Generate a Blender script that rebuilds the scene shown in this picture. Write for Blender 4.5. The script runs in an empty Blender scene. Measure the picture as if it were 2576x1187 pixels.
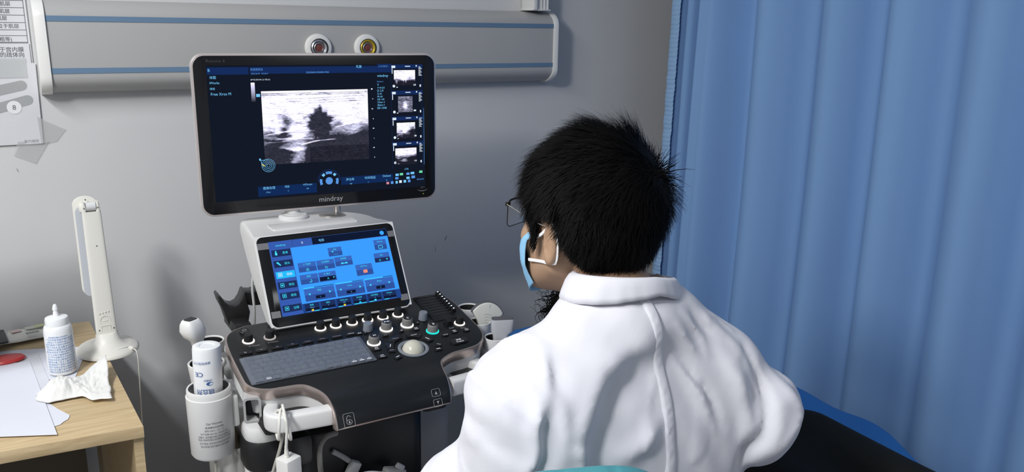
import bpy, bmesh, math, random
import numpy as np
from mathutils import Vector, Matrix, Euler
random.seed(7); rng = np.random.default_rng(7)
scn = bpy.context.scene
COL = scn.collection

# ---------------------------------------------------------------- camera, world, lights, exposure
cam_d = bpy.data.cameras.new('camera'); cam = bpy.data.objects.new('camera', cam_d); COL.objects.link(cam)
scn.camera = cam
cam_d.sensor_width = 36.0
cam_d.lens = 2080.0 / 2576.0 * 36.0
cam_d.clip_start = 0.05
_P, _A, _R = math.radians(14.3), math.radians(31.3), math.radians(0.9)
_f = Vector((math.sin(_A) * math.cos(_P), math.cos(_A) * math.cos(_P), -math.sin(_P)))
_r = Vector((math.cos(_A), -math.sin(_A), 0)); _u = _r.cross(_f)
_r2 = _r * math.cos(_R) + _u * math.sin(_R); _u2 = _u * math.cos(_R) - _r * math.sin(_R)
cam.matrix_world = Matrix((( _r2.x, _u2.x, -_f.x, 0), (_r2.y, _u2.y, -_f.y, 0), (_r2.z, _u2.z, -_f.z, 1.55), (0, 0, 0, 1)))

w = bpy.data.worlds.new('world'); scn.world = w; w.use_nodes = True
w.node_tree.nodes['Background'].inputs[0].default_value = (1, 1, 1, 1)
w.node_tree.nodes['Background'].inputs[1].default_value = 0.03
scn.view_settings.view_transform = 'Standard'; scn.view_settings.look = 'None'
scn.view_settings.gamma = 1.0; scn.view_settings.use_curve_mapping = False
scn.view_settings.exposure = 0.0

def area(name, loc, target, sx, sy, power, color=(1, 1, 1)):
    d = bpy.data.lights.new(name, 'AREA'); d.shape = 'RECTANGLE'; d.size = sx; d.size_y = sy
    d.energy = power; d.color = color
    o = bpy.data.objects.new(name, d); COL.objects.link(o); o.location = loc
    o.rotation_euler = (Vector(target) - Vector(loc)).to_track_quat('-Z', 'Y').to_euler()
    return o
area('ceiling_lamp_light', (-1.1, .5, 2.45), (0.8, 1.6, 1.0), .26, .26, 23, (1, .99, .97))
area('strip_lamp_light', (-.85, .95, 2.64), (-.85, .95, 0), .12, 1.1, 44, (.98, .99, 1))
area('ceiling_lamp_far_light', (1.3, -.7, 2.66), (1.3, -.7, 0), .6, .6, 6, (.96, .98, 1))

# ---------------------------------------------------------------- helpers
MATS = {}
def mat(name, color, rough=.5, metal=0., spec=.5, bump=0., bscale=200., var=0., vscale=8., emit=None, estr=0., alpha=1., trans=0., coat=0., sheen=0., stretch=None):
    if name in MATS: return MATS[name]
    m = bpy.data.materials.new(name); m.use_nodes = True; nt = m.node_tree; b = nt.nodes['Principled BSDF']
    c = (*color, 1) if len(color) == 3 else color
    b.inputs['Base Color'].default_value = c
    b.inputs['Roughness'].default_value = rough; b.inputs['Metallic'].default_value = metal
    b.inputs['Specular IOR Level'].default_value = spec
    b.inputs['Alpha'].default_value = alpha
    b.inputs['Transmission Weight'].default_value = trans
    b.inputs['Coat Weight'].default_value = coat; b.inputs['Coat Roughness'].default_value = .08
    b.inputs['Sheen Weight'].default_value = sheen
    if emit is not None:
        b.inputs['Emission Color'].default_value = (*emit, 1); b.inputs['Emission Strength'].default_value = estr
    tc = None
    def coords(scale):
        nonlocal tc
        if tc is None: tc = nt.nodes.new('ShaderNodeTexCoord')
        mp = nt.nodes.new('ShaderNodeMapping'); nt.links.new(tc.outputs['Object'], mp.inputs[0])
        mp.inputs['Scale'].default_value = stretch or (1, 1, 1)
        n = nt.nodes.new('ShaderNodeTexNoise'); n.inputs['Scale'].default_value = scale; n.inputs['Detail'].default_value = 5
        nt.links.new(mp.outputs[0], n.inputs['Vector']); return n
    if var:
        n = coords(vscale); r = nt.nodes.new('ShaderNodeMixRGB'); r.blend_type = 'MULTIPLY'; r.inputs[0].default_value = 1
        cr = nt.nodes.new('ShaderNodeValToRGB'); nt.links.new(n.outputs['Fac'], cr.inputs[0])
        cr.color_ramp.elements[0].position = .3; cr.color_ramp.elements[1].position = .7
        cr.color_ramp.elements[0].color = (1 - var,) * 3 + (1,)
        r.inputs[1].default_value = c; nt.links.new(cr.outputs[0], r.inputs[2]); nt.links.new(r.outputs[0], b.inputs['Base Color'])
    if bump:
        n = coords(bscale); bp = nt.nodes.new('ShaderNodeBump'); bp.inputs['Strength'].default_value = bump; bp.inputs['Distance'].default_value = .001
        nt.links.new(n.outputs['Fac'], bp.inputs['Height']); nt.links.new(bp.outputs[0], b.inputs['Normal'])
    MATS[name] = m; return m

def emis(name, color, s=1.):
    if name in MATS: return MATS[name]
    m = bpy.data.materials.new(name); m.use_nodes = True; nt = m.node_tree; nt.nodes.clear()
    o = nt.nodes.new('ShaderNodeOutputMaterial'); e = nt.nodes.new('ShaderNodeEmission')
    e.inputs[0].default_value = (*color, 1); e.inputs[1].default_value = s; nt.links.new(e.outputs[0], o.inputs[0])
    MATS[name] = m; return m
def srgb(r, g, b):
    return tuple(((c / 255) / 12.92 if c <= 10 else (((c / 255) + .055) / 1.055) ** 2.4) for c in (r, g, b))

def frame(o, x, y, z=None):
    """4x4 with columns x, y, z axes at o"""
    x = Vector(x).normalized(); y = Vector(y).normalized(); z = x.cross(y).normalized(); y = z.cross(x)
    return Matrix(((x.x, y.x, z.x, o[0]), (x.y, y.y, z.y, o[1]), (x.z, y.z, z.z, o[2]), (0, 0, 0, 1)))
I4 = Matrix.Identity(4)

def catmull(pts, n=8, closed=False):
    P = [Vector(p) for p in pts]; out = []; N = len(P)
    rngk = N if closed else N - 1
    for i in range(rngk):
        p0 = P[(i - 1) % N] if closed or i > 0 else P[0] * 2 - P[1]
        p1 = P[i]; p2 = P[(i + 1) % N]
        p3 = P[(i + 2) % N] if closed or i < N - 2 else P[-1] * 2 - P[-2]
        for k in range(n):
            t = k / n
            out.append(.5 * ((2 * p1) + (p2 - p0) * t + (2 * p0 - 5 * p1 + 4 * p2 - p3) * t * t + (3 * p1 - p0 - 3 * p2 + p3) * t ** 3))
    if not closed: out.append(P[-1])
    return out

class MB:
    def __init__(s): s.bm = bmesh.new()
    def _merge(s, b, M, mi=0):
        me = bpy.data.meshes.new('t'); b.to_mesh(me); b.free(); me.transform(M or I4)
        if mi:
            for p in me.polygons: p.material_index = mi
        s.bm.from_mesh(me); bpy.data.meshes.remove(me)
    def box(s, c, size, M=None, bev=0., seg=2, rot=None, mi=0):
        b = bmesh.new(); bmesh.ops.create_cube(b, size=1)
        for v in b.verts: v.co = Vector((v.co.x * size[0], v.co.y * size[1], v.co.z * size[2]))
        if bev: bmesh.ops.bevel(b, geom=b.edges[:], offset=min(bev, min(size) * .49), segments=seg, profile=.5, affect='EDGES')
        L = Matrix.Translation(c) @ (Euler(rot).to_matrix().to_4x4() if rot else I4)
        s._merge(b, (M or I4) @ L, mi); return s
    def lathe(s, prof, M=None, seg=32, sx=1., sy=1., mi=0, cap=True):
        b = bmesh.new(); rings = []
        for r, z in prof:
            if r < 1e-6: rings.append([b.verts.new((0, 0, z))])
            else: rings.append([b.verts.new((r * math.cos(2 * math.pi * k / seg) * sx, r * math.sin(2 * math.pi * k / seg) * sy, z)) for k in range(seg)])
        for a, c in zip(rings, rings[1:]):
            if len(a) == 1 and len(c) == 1: continue
            for k in range(seg):
                k2 = (k + 1) % seg
                if len(a) == 1: b.faces.new((a[0], c[k], c[k2]))
                elif len(c) == 1: b.faces.new((a[k2], a[k], c[0]))
                else: b.faces.new((a[k], c[k], c[k2], a[k2]))
        if cap:
            if len(rings[0]) > 1: b.faces.new(rings[0])
            if len(rings[-1]) > 1: b.faces.new(rings[-1][::-1])
        bmesh.ops.recalc_face_normals(b, faces=b.faces[:])
        s._merge(b, M, mi); return s
    def cyl(s, p0, p1, r0, r1=None, seg=20, M=None, bev=0., mi=0):
        p0, p1 = Vector(p0), Vector(p1); d = p1 - p0; L = d.length; r1 = r0 if r1 is None else r1
        q = d.to_track_quat('Z', 'Y').to_matrix().to_4x4()
        pr = [(r0, 0), (r1, L)] if not bev else [(max(r0 - bev, 1e-5), 0), (r0, bev), (r1, L - bev), (max(r1 - bev, 1e-5), L)]
        return s.lathe(pr, (M or I4) @ Matrix.Translation(p0) @ q, seg, mi=mi)
    def tube(s, pts, r, seg=10, M=None, smooth=6, closed=False, cap=True, mi=0):
        P = catmull(pts, smooth, closed) if smooth > 1 else [Vector(p) for p in pts]
        n = len(P); rr = r if callable(r) else (lambda t: r)
        b = bmesh.new(); rings = []; up = None
        for i, p in enumerate(P):
            t = (P[(i + 1) % n] - P[i - 1]) if closed else (P[min(i + 1, n - 1)] - P[max(i - 1, 0)])
            t = t.normalized() if t.length > 1e-9 else Vector((0, 0, 1))
            if up is None: up = Vector((0, 0, 1)) if abs(t.z) < .9 else Vector((1, 0, 0))
            a = t.cross(up).normalized(); c = a.cross(t).normalized(); up = c
            R = rr(i / max(n - 1, 1)); R = R if isinstance(R, tuple) else (R, R)
            rings.append([b.verts.new(p + a * (math.cos(2 * math.pi * k / seg) * R[0]) + c * (math.sin(2 * math.pi * k / seg) * R[1])) for k in range(seg)])
        for i in range(n if closed else n - 1):
            A, B = rings[i], rings[(i + 1) % n]
            for k in range(seg): b.faces.new((A[k], A[(k + 1) % seg], B[(k + 1) % seg], B[k]))
        if cap and not closed: b.faces.new(rings[0][::-1]); b.faces.new(rings[-1])
        bmesh.ops.recalc_face_normals(b, faces=b.faces[:])
        s._merge(b, M, mi); return s
    def prism(s, out, z0, z1, M=None, bev=0., seg=2, mi=0):
        b = bmesh.new(); A = [b.verts.new((x, y, z0)) for x, y in out]; B = [b.verts.new((x, y, z1)) for x, y in out]
        n = len(out); b.faces.new(A[::-1]); top = b.faces.new(B)
        for k in range(n): b.faces.new((A[k], A[(k + 1) % n], B[(k + 1) % n], B[k]))
        bmesh.ops.recalc_face_normals(b, faces=b.faces[:])
        if bev:
            ed = [e for e in b.edges if abs(e.verts[0].co.z - e.verts[1].co.z) < 1e-7]
            bmesh.ops.bevel(b, geom=ed, offset=bev, segments=seg, profile=.5, affect='EDGES')
        bmesh.ops.triangulate(b, faces=[f for f in b.faces if len(f.verts) > 4])
        s._merge(b, M, mi); return s
    def loft(s, rings, M=None, cap=True, closed=True, mi=0):
        b = bmesh.new(); R = [[b.verts.new(p) for p in r] for r in rings]; n = len(R[0])
        for A, B in zip(R, R[1:]):
            for k in range(n if closed else n - 1): b.faces.new((A[k], A[(k + 1) % n], B[(k + 1) % n], B[k]))
        if cap and closed: b.faces.new(R[0][::-1]); b.faces.new(R[-1])
        bmesh.ops.recalc_face_normals(b, faces=b.faces[:])
        s._merge(b, M, mi); return s
    def raw(s, V, F, M=None, mi=0):
        me = bpy.data.meshes.new('t'); me.from_pydata([tuple(v) for v in V], [], [tuple(int(i) for i in f) for f in F]); me.transform(M or I4)
        if mi:
            for p in me.polygons: p.material_index = mi
        s.bm.from_mesh(me); bpy.data.meshes.remove(me); return s
    def quad(s, x0, y0, x1, y1, z=0., M=None, mi=0):
        return s.raw([(x0, y0, z), (x1, y0, z), (x1, y1, z), (x0, y1, z)], [(0, 1, 2, 3)], M, mi)
    def text(s, t, x, y, size, z=0., M=None, align='LEFT', sx=1., ext=0., mi=0, rot=0.):
        V, F = glyphs(t, align, ext / size if ext else 0)
        c, q = math.cos(rot), math.sin(rot)
        V2 = [(x + (v[0] * sx * c - v[1] * q) * size, y + (v[0] * sx * q + v[1] * c) * size, z + v[2] * size) for v in V]
        return s.raw(V2, F, M, mi)
    def build(s, name, m, parent=None, M=None, ang=35, flat=False, sub=0, solid=0.):
        me = bpy.data.meshes.new(name); s.bm.to_mesh(me); s.bm.free()
        o = bpy.data.objects.new(name, me); COL.objects.link(o)
        for k in (m if isinstance(m, (list, tuple)) else [m]): me.materials.append(k)
        if not flat:
            me.shade_smooth(); me.set_sharp_from_angle(angle=math.radians(ang))
        M = M or I4
        if parent is not None:
            base = rootloc(parent); o.parent = parent
            if M == I4:
                me.transform(pmat(parent).inverted()); WM[o.name] = pmat(parent).copy()
            else: o.matrix_local = (pmat(parent).inverted() @ M); WM[o.name] = M.copy()
        else:
            o.matrix_local = M; WM[o.name] = M.copy()
        if sub: md = o.modifiers.new('s', 'SUBSURF'); md.levels = md.render_levels = sub
        if solid: md = o.modifiers.new('so', 'SOLIDIFY'); md.thickness = solid; md.offset = 0
        return o
WM = {}
def pmat(o): return WM.get(o.name, I4)
def rootloc(o): return pmat(o).translation

_gc = {}
def glyphs(t, align='LEFT', ext=0.):
    k = (t, align, ext)
    if k not in _gc:
        c = bpy.data.curves.new('t', 'FONT'); c.body = t; c.align_x = align; c.extrude = ext; c.resolution_u = 3
        o = bpy.data.objects.new('t', c); COL.objects.link(o)
        dg = bpy.context.evaluated_depsgraph_get(); me = o.evaluated_get(dg).to_mesh()
        _gc[k] = ([tuple(v.co) for v in me.vertices], [tuple(p.vertices) for p in me.polygons])
        o.evaluated_get(dg).to_mesh_clear(); bpy.data.objects.remove(o); bpy.data.curves.remove(c)
    return _gc[k]

def tag(o, label, cat, group=None, kind=None):
    o['label'] = label; o['category'] = cat
    if group: o['group'] = group
    if kind: o['kind'] = kind
    return o
def thing(name, label, cat, loc=(0, 0, 0), group=None):
    o = bpy.data.objects.new(name, None); COL.objects.link(o); o.location = loc; o.empty_display_size = .05
    WM[o.name] = Matrix.Translation(loc)
    return tag(o, label, cat, group)
def struct(o): o['kind'] = 'structure'; return o

def vnoise(P, seed=0):
    """value noise on Nx3 (or Nx2) points, about -1..1"""
    P = np.asarray(P, float)
    if P.shape[-1] == 2: P = np.concatenate([P, np.zeros(P.shape[:-1] + (1,))], -1)
    i = np.floor(P).astype(np.int64); f = P - i; f = f * f * (3 - 2 * f); out = 0
    for dx in (0, 1):
        for dy in (0, 1):
            for dz in (0, 1):
                h = (i[..., 0] + dx) * 73856093 ^ (i[..., 1] + dy) * 19349663 ^ (i[..., 2] + dz) * 83492791 ^ (seed * 2654435761)
                h = (h ^ (h >> 13)) * 1274126177 & 0x7fffffff; h = ((h ^ (h >> 16)) & 0xffff) / 32767.5 - 1
                out = out + h * (f[..., 0] if dx else 1 - f[..., 0]) * (f[..., 1] if dy else 1 - f[..., 1]) * (f[..., 2] if dz else 1 - f[..., 2])
    return out
def fbm(P, o=4, seed=0):
    s = 0; a = 1; n = 0; P = np.asarray(P, float)
    for k in range(o): s = s + a * vnoise(P * 2 ** k, seed + k); n += a; a *= .5
    return s / n

# signed distance field meshing (surface nets)
def smin(a, b, k):
    h = np.clip(.5 + .5 * (b - a) / k, 0, 1); return b * (1 - h) + a * h - k * h * (1 - h)
def ell(P, c, r, R=None):
    q = P - np.array(c)
    if R is not None: q = q @ np.array(R)
    r = np.array(r); k0 = np.linalg.norm(q / r, axis=-1); k1 = np.linalg.norm(q / (r * r), axis=-1)
    return k0 * (k0 - 1) / np.maximum(k1, 1e-9)
def cap(P, a, b, ra, rb, flat=None):
    a = np.array(a, float); b = np.array(b, float); q = P - a; d = b - a
    h = np.clip(q @ d / (d @ d), 0, 1); v = q - h[..., None] * d
    if flat is not None:
        n, s = flat; n = np.array(n, float); n /= np.linalg.norm(n); v = v + (v @ n)[..., None] * n * (s - 1)
    return np.linalg.norm(v, axis=-1) - (ra + (rb - ra) * h)
def nets(fn, lo, hi, h):
    lo = np.array(lo, float); hi = np.array(hi, float); n = np.ceil((hi - lo) / h).astype(int) + 1
    ax = [lo[i] + h * np.arange(n[i]) for i in range(3)]
    G = np.empty(tuple(n), np.float32)
    for k0 in range(0, n[0], 16):
        X = np.stack(np.meshgrid(ax[0][k0:k0 + 16], ax[1], ax[2], indexing='ij'), -1)
        G[k0:k0 + 16] = fn(X.reshape(-1, 3)).reshape(X.shape[:3])
    S = G < 0; c = [n[0] - 1, n[1] - 1, n[2] - 1]
    corners = [(i, j, k) for i in (0, 1) for j in (0, 1) for k in (0, 1)]
    cnt = sum(S[i:i + c[0], j:j + c[1], k:k + c[2]].astype(np.int8) for i, j, k in corners)
    act = (cnt > 0) & (cnt < 8); idx = np.argwhere(act); vid = -np.ones(act.shape, np.int64); vid[act] = np.arange(len(idx))
    acc = np.zeros((len(idx), 3)); num = np.zeros(len(idx))
    for a in corners:
        for d in range(3):
            if a[d]: continue
            b = list(a); b[d] = 1
            ga = G[idx[:, 0] + a[0], idx[:, 1] + a[1], idx[:, 2] + a[2]].astype(float); gb = G[idx[:, 0] + b[0], idx[:, 1] + b[1], idx[:, 2] + b[2]].astype(float)
            x = (ga < 0) != (gb < 0); t = ga / np.where(x, ga - gb, 1)
            p = np.array(a, float)[None].repeat(len(idx), 0); p[:, d] += t
            acc[x] += p[x]; num[x] += 1
    V = lo + h * (idx + acc / num[:, None]); F = []
    for d in range(3):
        u, v = (d + 1) % 3, (d + 2) % 3
        sl = [slice(1, c[0]), slice(1, c[1]), slice(1, c[2])]; sl[d] = slice(0, c[d])
        sl2 = list(sl); sl2[d] = slice(1, c[d] + 1)
        A = S[tuple(sl)]; B = S[tuple(sl2)]; e = np.argwhere(A != B); off = np.array([s.start for s in sl]); fl = A[tuple(e.T)]
        e = e + off
        def g(du, dv):
            q = e.copy(); q[:, u] -= du; q[:, v] -= dv; return vid[q[:, 0], q[:, 1], q[:, 2]]
        Q = np.stack([g(0, 0), g(1, 0), g(1, 1), g(0, 1)], 1)
        Q = np.where(fl[:, None], Q, Q[:, ::-1]); F.append(Q)
    return V, np.concatenate(F)
def nets_obj(name, fn, lo, hi, h, m, parent=None, disp=None, extra=None, smooth_it=1):
    V, F = nets(fn, lo, hi, h)
    me = bpy.data.meshes.new(name)
    if extra is not None:
        for (V2, F2) in extra: F = np.concatenate([F, F2 + len(V)]); V = np.concatenate([V, V2])
    base = rootloc(parent) if parent is not None else Vector((0, 0, 0))
    V = V - np.array(base)
    me.vertices.add(len(V)); me.vertices.foreach_set('co', V.astype(np.float32).ravel())
    me.loops.add(F.size); me.loops.foreach_set('vertex_index', F.astype(np.int32).ravel())
    me.polygons.add(len(F)); me.polygons.foreach_set('loop_start', np.arange(0, F.size, 4, dtype=np.int32))
    me.update(calc_edges=True); me.validate()
    me.shade_smooth()
    for k in (m if isinstance(m, (list, tuple)) else [m]): me.materials.append(k)
    o = bpy.data.objects.new(name, me); COL.objects.link(o)
    if parent is not None: o.parent = parent; WM[o.name] = Matrix.Translation(base)
    if smooth_it:
        md = o.modifiers.new('sm', 'SMOOTH'); md.factor = .5; md.iterations = smooth_it
    return o
def rrect(x0, y0, x1, y1, r, n=6):
    out = []
    for cx, cy, a0 in ((x1 - r, y0 + r, -90), (x1 - r, y1 - r, 0), (x0 + r, y1 - r, 90), (x0 + r, y0 + r, 180)):
        for k in range(n + 1):
            a = math.radians(a0 + 90 * k / n); out.append((cx + r * math.cos(a), cy + r * math.sin(a)))
    return out

# ---------------------------------------------------------------- room
M_wall = mat('wall_paint', (.66, .665, .675), rough=.75, spec=.25, bump=.05, bscale=60, var=.04, vscale=3)
M_ceil = mat('ceiling_paint', (.75, .76, .77), rough=.9)
M_floor = mat('floor_vinyl', (.22, .22, .22), rough=.45, var=.15, vscale=5)
XL, XR, YB, YF, ZC = -2.3, 2.6, 2.48, -1.7, 2.72
def wall(name, c, s, m): return struct(MB().box(c, s).build(name, m, flat=True))
wall('wall_back', ((XL + XR) / 2, YB + .05, ZC / 2), (XR - XL + .2, .1, ZC), M_wall)
wall('wall_left', (XL - .05, (YB + YF) / 2, ZC / 2), (.1, YB - YF, ZC), M_wall)
wall('wall_right', (XR + .05, (YB + YF) / 2, ZC / 2), (.1, YB - YF, ZC), M_wall)
wall('wall_front', ((XL + XR) / 2, YF - .05, ZC / 2), (XR - XL + .2, .1, ZC), M_wall)
wall('ceiling', ((XL + XR) / 2, (YB + YF) / 2, ZC + .05), (XR - XL + .2, YB - YF + .2, .1), M_ceil)
wall('floor', ((XL + XR) / 2, (YB + YF) / 2, -.05), (XR - XL + .2, YB - YF + .2, .1), M_floor)

# wall mounted bed-head service panel
M_pan = mat('powder_coated_aluminium', (.44, .44, .437), rough=.42, spec=.4, var=.03, vscale=5)
M_panw = mat('white_endcap_plastic', (.80, .80, .78), rough=.35)
M_blue = mat('blue_stripe', srgb(104, 132, 160), rough=.4)
def pan_prof(d=0.):
    z0, z1, yf, yb = 1.362, 1.596, 2.40, 2.478
    pr = [(yb, z1 + d)]
    for k in range(9):
        a = math.radians(90 - 90 * k / 8 * .93); pr.append((yf + .075 - (.075 + d) * math.cos(math.radians(90 * k / 8)) ** 0 * math.sin(math.radians(90 * k / 8)), z1 - .042 + (.042 + d) * math.cos(math.radians(90 * k / 8))))
    for k in range(9):
        pr.append((yf + .075 - (.075 + d) * math.cos(math.radians(90 * k / 8)), z0 + .045 - (.045 + d) * math.sin(math.radians(90 * k / 8))))
    pr.append((yb, z0 - d)); return pr
panel = thing('bedhead_panel', 'long grey horizontal service panel with two blue stripes on the wall behind the monitor', 'wall panel', (.85, 2.478, 1.362))
pr = pan_prof()
m_ = MB(); m_.loft([[(x, y, z) for y, z in pr] for x in (.10, 1.612)]); m_.build('panel_body', M_pan, panel)
for x0, x1 in ((.076, .101), (1.611, 1.628)):
    pe = pan_prof(.004); m_ = MB(); m_.loft([[(x0, y, z) for y, z in pe], [(x0 + .003, y - .002, z) for y, z in pe], [(x1, y - .002, z) for y, z in pe]]); m_.build('end_cap', M_panw, panel, ang=50)
for zc in (1.549, 1.421):
    MB().box((.856, 2.3992, zc), (1.512, .0016, .0135)).build('blue_stripe', M_blue, panel)
# gas outlets
M_chrome = mat('brushed_chrome', (.62, .63, .65), rough=.28, metal=1)
M_dark = mat('dark_rubber', (.03, .03, .032), rough=.6)
M_red = mat('dull_red_valve', (.16, .045, .035), rough=.45)
M_yel = mat('yellow_ring', (.52, .38, .04), rough=.35, metal=.4)
for x, mr, lab in ((.789, M_chrome, 'round gas outlet with a silver ring above the monitor'), (.938, M_yel, 'round gas outlet with a yellow ring above the monitor')):
    g = thing('gas_outlet', lab, 'gas outlet', (x, 2.3985, 1.478), 'gas outlets on the service panel')
    A = frame((x, 2.3985, 1.478), (1, 0, 0), (0, 0, 1))   # z axis points to -Y
    MB().lathe([(.040, 0), (.040, .006), (.037, .011), (.030, .014), (.0262, .014), (.0258, .004), (0, .004)], A, 40).build('outer_ring', M_panw, g)
    MB().lathe([(.0262, .004), (.0262, .0155), (.0248, .0155), (.0246, .005)], A, 40).build('gasket', M_dark, g)
    MB().lathe([(.0245, .004), (.0243, .014), (.021, .016), (.0165, .011), (.0158, .004)], A, 40).build('coloured_ring', mr, g)
    MB().lathe([(.0158, .004), (.0155, .012), (.0135, .013), (.0125, .008)], A, 32).build('inner_ring', M_chrome, g)
    MB().lathe([(.0125, .004), (.012, .008), (.006, .010), (0, .010)], A, 24).build('valve', M_red, g)
# vertical cable trunking above the panel's right end
tr = thing('cable_trunking', 'white ribbed vertical cable trunking rising from the right end of the wall panel', 'trunking', (1.56, 2.478, 1.598))
t_ = MB(); t_.box((1.537, 2.437, 2.1), (.016, .08, 1.0), bev=.003); t_.box((1.569, 2.443, 2.1), (.050, .068, 1.0), bev=.002)
for k in range(4): t_.box((1.553 + .0125 * k, 2.408, 2.1), (.005, .006, 1.0), bev=.0015)
t_.build('duct', M_panw, tr)
MB().box((1.562, 2.440, 1.6005), (.074, .078, .005), bev=.002).build('flange', M_panw, tr)

# ---------------------------------------------------------------- paper notices taped on the wall at left
M_paper = mat('notice_paper', (.66, .67, .71), rough=.6, var=.03, vscale=20)
M_ink = mat('printed_ink', (.10, .10, .12), rough=.6)
M_inkg = mat('grey_print', (.36, .37, .38), rough=.6)
M_tape = mat('clear_tape', (.62, .63, .63), rough=.25, alpha=.45, spec=.6)
def wavy(x0, z0, x1, z1, y, nx=14, nz=20, amp=.0015, seed=1, slant=0.):
    V, F = [], []
    for j in range(nz + 1):
        for i in range(nx + 1):
            u, v = i / nx, j / nz; x = x0 + (x1 - x0) * u + slant * (1 - v); z = z0 + (z1 - z0) * v
            V.append((x, y - .001 - abs(amp * (1 + float(vnoise(np.array([x * 14, z * 14, 0.]), seed)))) , z))
    for j in range(nz):
        for i in range(nx): a = j * (nx + 1) + i; F.append((a, a + 1, a + nx + 2, a + nx + 1))
    return V, F
nt_ = thing('wall_notice', 'white printed notice with ruled table rows taped high on the wall at the edge', 'notice', (-.02, 2.478, 1.36))
V, F = wavy(-.16, 1.36, .066, 1.80, 2.4765, amp=.0004, seed=3); MB().raw(V, F).build('sheet', M_paper, nt_)
A = frame((0, 2.4745, 0), (1, 0, 0), (0, 0, 1))
q = MB()
zs = [1.592, 1.5705, 1.549, 1.5265, 1.5105, 1.4885, 1.4675]
zs = [1.591, 1.5735, 1.5555, 1.5375, 1.5195, 1.5055, 1.4895, 1.4875]
for z in zs: q.quad(-.15, z - .0006, .0605, z + .0006, M=A)
q.quad(.0598, 1.4875, .061, 1.66, M=A); q.quad(.0625, 1.43, .0638, 1.485, M=A)
for t, x, z in (('腔壁肌层', .033, 1.5785), ('膜肌层', .030, 1.5605), ('于肌层', .022, 1.5435), ('位于肌层', .046, 1.5245), ('(如粗等)', .027, 1.4925)):
    q.text(t, x, z, .0118, M=A, align='RIGHT')
q.text('于宫内膜', .050, 1.4665, .0135, M=A, align='RIGHT'); q.text('的疏体向', .050, 1.4535, .0135, M=A, align='RIGHT')
q.build('print', M_ink, nt_)
n2 = thing('wall_poster', 'white leaflet with grey shapes and a round 8 taped below the ruled notice', 'notice', (-.04, 2.478, 1.232))
V, F = wavy(-.16, 1.232, .071, 1.438, 2.4752, amp=.0004, seed=9, slant=-.004); MB().raw(V, F).build('sheet', M_paper, n2)
A = frame((0, 2.4732, 0), (1, 0, 0), (0, 0, 1))
q = MB()
def pill(q, x0, z0, x1, z1, r, A, z=0):
    d = Vector((x1 - x0, z1 - z0)); a0 = math.atan2(d.y, d.x); o = []
    for k in range(11): a = a0 - math.pi / 2 + math.pi * k / 10; o.append((x1 + r * math.cos(a), z1 + r * math.sin(a)))
    for k in range(11): a = a0 + math.pi / 2 + math.pi * k / 10; o.append((x0 + r * math.cos(a), z0 + r * math.sin(a)))
    q.raw([(x, y, z) for x, y in o], [tuple(range(len(o)))], A)
pill(q, -.10, 1.352, .034, 1.382, .0125, A); pill(q, -.10, 1.305, .044, 1.345, .0125, A)
q.text('宫内膜图', .058, 1.2365, .0085, M=A, align='RIGHT'); q.build('grey_shapes', M_inkg, n2)
MB().lathe([(0, 0), (.0165, 0)], Matrix.Translation((.012, 2.4728, 1.3275)) @ Matrix.Rotation(math.pi / 2, 4, 'X'), 32, cap=False).build('white_disc', mat('disc_paper', (.8, .8, .82), rough=.4), n2)
MB().text('8', .012, 1.3215, .017, M=frame((0, 2.4725, 0), (1, 0, 0), (0, 0, 1)), align='CENTER').build('digit', M_ink, n2)
mt = MB()
V = [(.060, 2.4728, 1.302), (.122, 2.4765, 1.266), (.098, 2.4765, 1.236), (.062, 2.4728, 1.232)]
mt.raw(V, [(0, 1, 2, 3)]); mt.raw([(.010, 2.4728, 1.240), (.080, 2.4760, 1.238), (.044, 2.4765, 1.180), (-.004, 2.4765, 1.204)], [(0, 1, 2, 3)])
mt.build('tape', M_tape, n2)
mt = MB(); V, F = wavy(-.04, 1.402, .050, 1.452, 2.4742, 18, 10, .0025, 21); mt.raw(V, F).build('crumpled_tape', mat('crumpled_tape', (.62, .65, .65), rough=.2, alpha=.55, spec=.7, bump=.6, bscale=90), n2)

# ---------------------------------------------------------------- curtain
M_cur = mat('blue_curtain_cloth', srgb(130, 168, 216), rough=.85, spec=.12, bump=.12, bscale=900, var=.03, vscale=2)
cur = thing('privacy_curtain', 'light blue pleated privacy curtain hanging floor length on the right', 'curtain', (2.0, 1.0, .12))
ctl = [(2.30, -.004), (2.235, .004), (2.205, .000), (2.180, .055), (2.165, .055), (2.140, -.016), (2.110, -.012), (2.086, .058), (2.070, .045), (2.045, -.035), (1.99, -.030), (1.95, .012), (1.905, .030), (1.87, .0), (1.84, -.018),
       (1.80, -.028), (1.77, -.024), (1.72, .012), (1.685, .032), (1.65, .014), (1.60, -.014), (1.575, -.018), (1.545, -.012), (1.50, .020), (1.462, .036), (1.43, .018), (1.39, -.022), (1.35, -.030), (1.30, -.016),
       (1.265, .010), (1.235, .020), (1.20, .0), (1.15, -.024), (1.12, -.028), (1.08, -.012), (1.04, .018), (1.00, .026), (.95, .0), (.90, -.026), (.85, -.01), (.80, .024), (.72, -.024), (.64, .024), (.56, -.024), (.48, .024), (.40, -.024), (.3, .024), (.2, -.024), (.1, .024), (0, -.024), (-.1, .024), (-.2, -.024), (-.3, .024), (-.4, -.02)]
cy = np.array([c[0] for c in ctl])[::-1]; cx = np.array([c[1] for c in ctl])[::-1]
def cfold(y):
    w_ = np.clip((2.02 - y) / .15, 0, 1) * .018 + .005; return sum(np.interp(y + w_ * t, cy, cx) for t in (-1.5, -1, -.5, 0, .5, 1, 1.5)) / 7
NY, NZ = 560, 60
yy = np.linspace(2.235, -.4, NY); zz = np.linspace(.12, 2.45, NZ)
Yg, Zg = np.meshgrid(yy, zz)
k = 2.4 * (1 - .10 * (Zg - .6))
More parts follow.
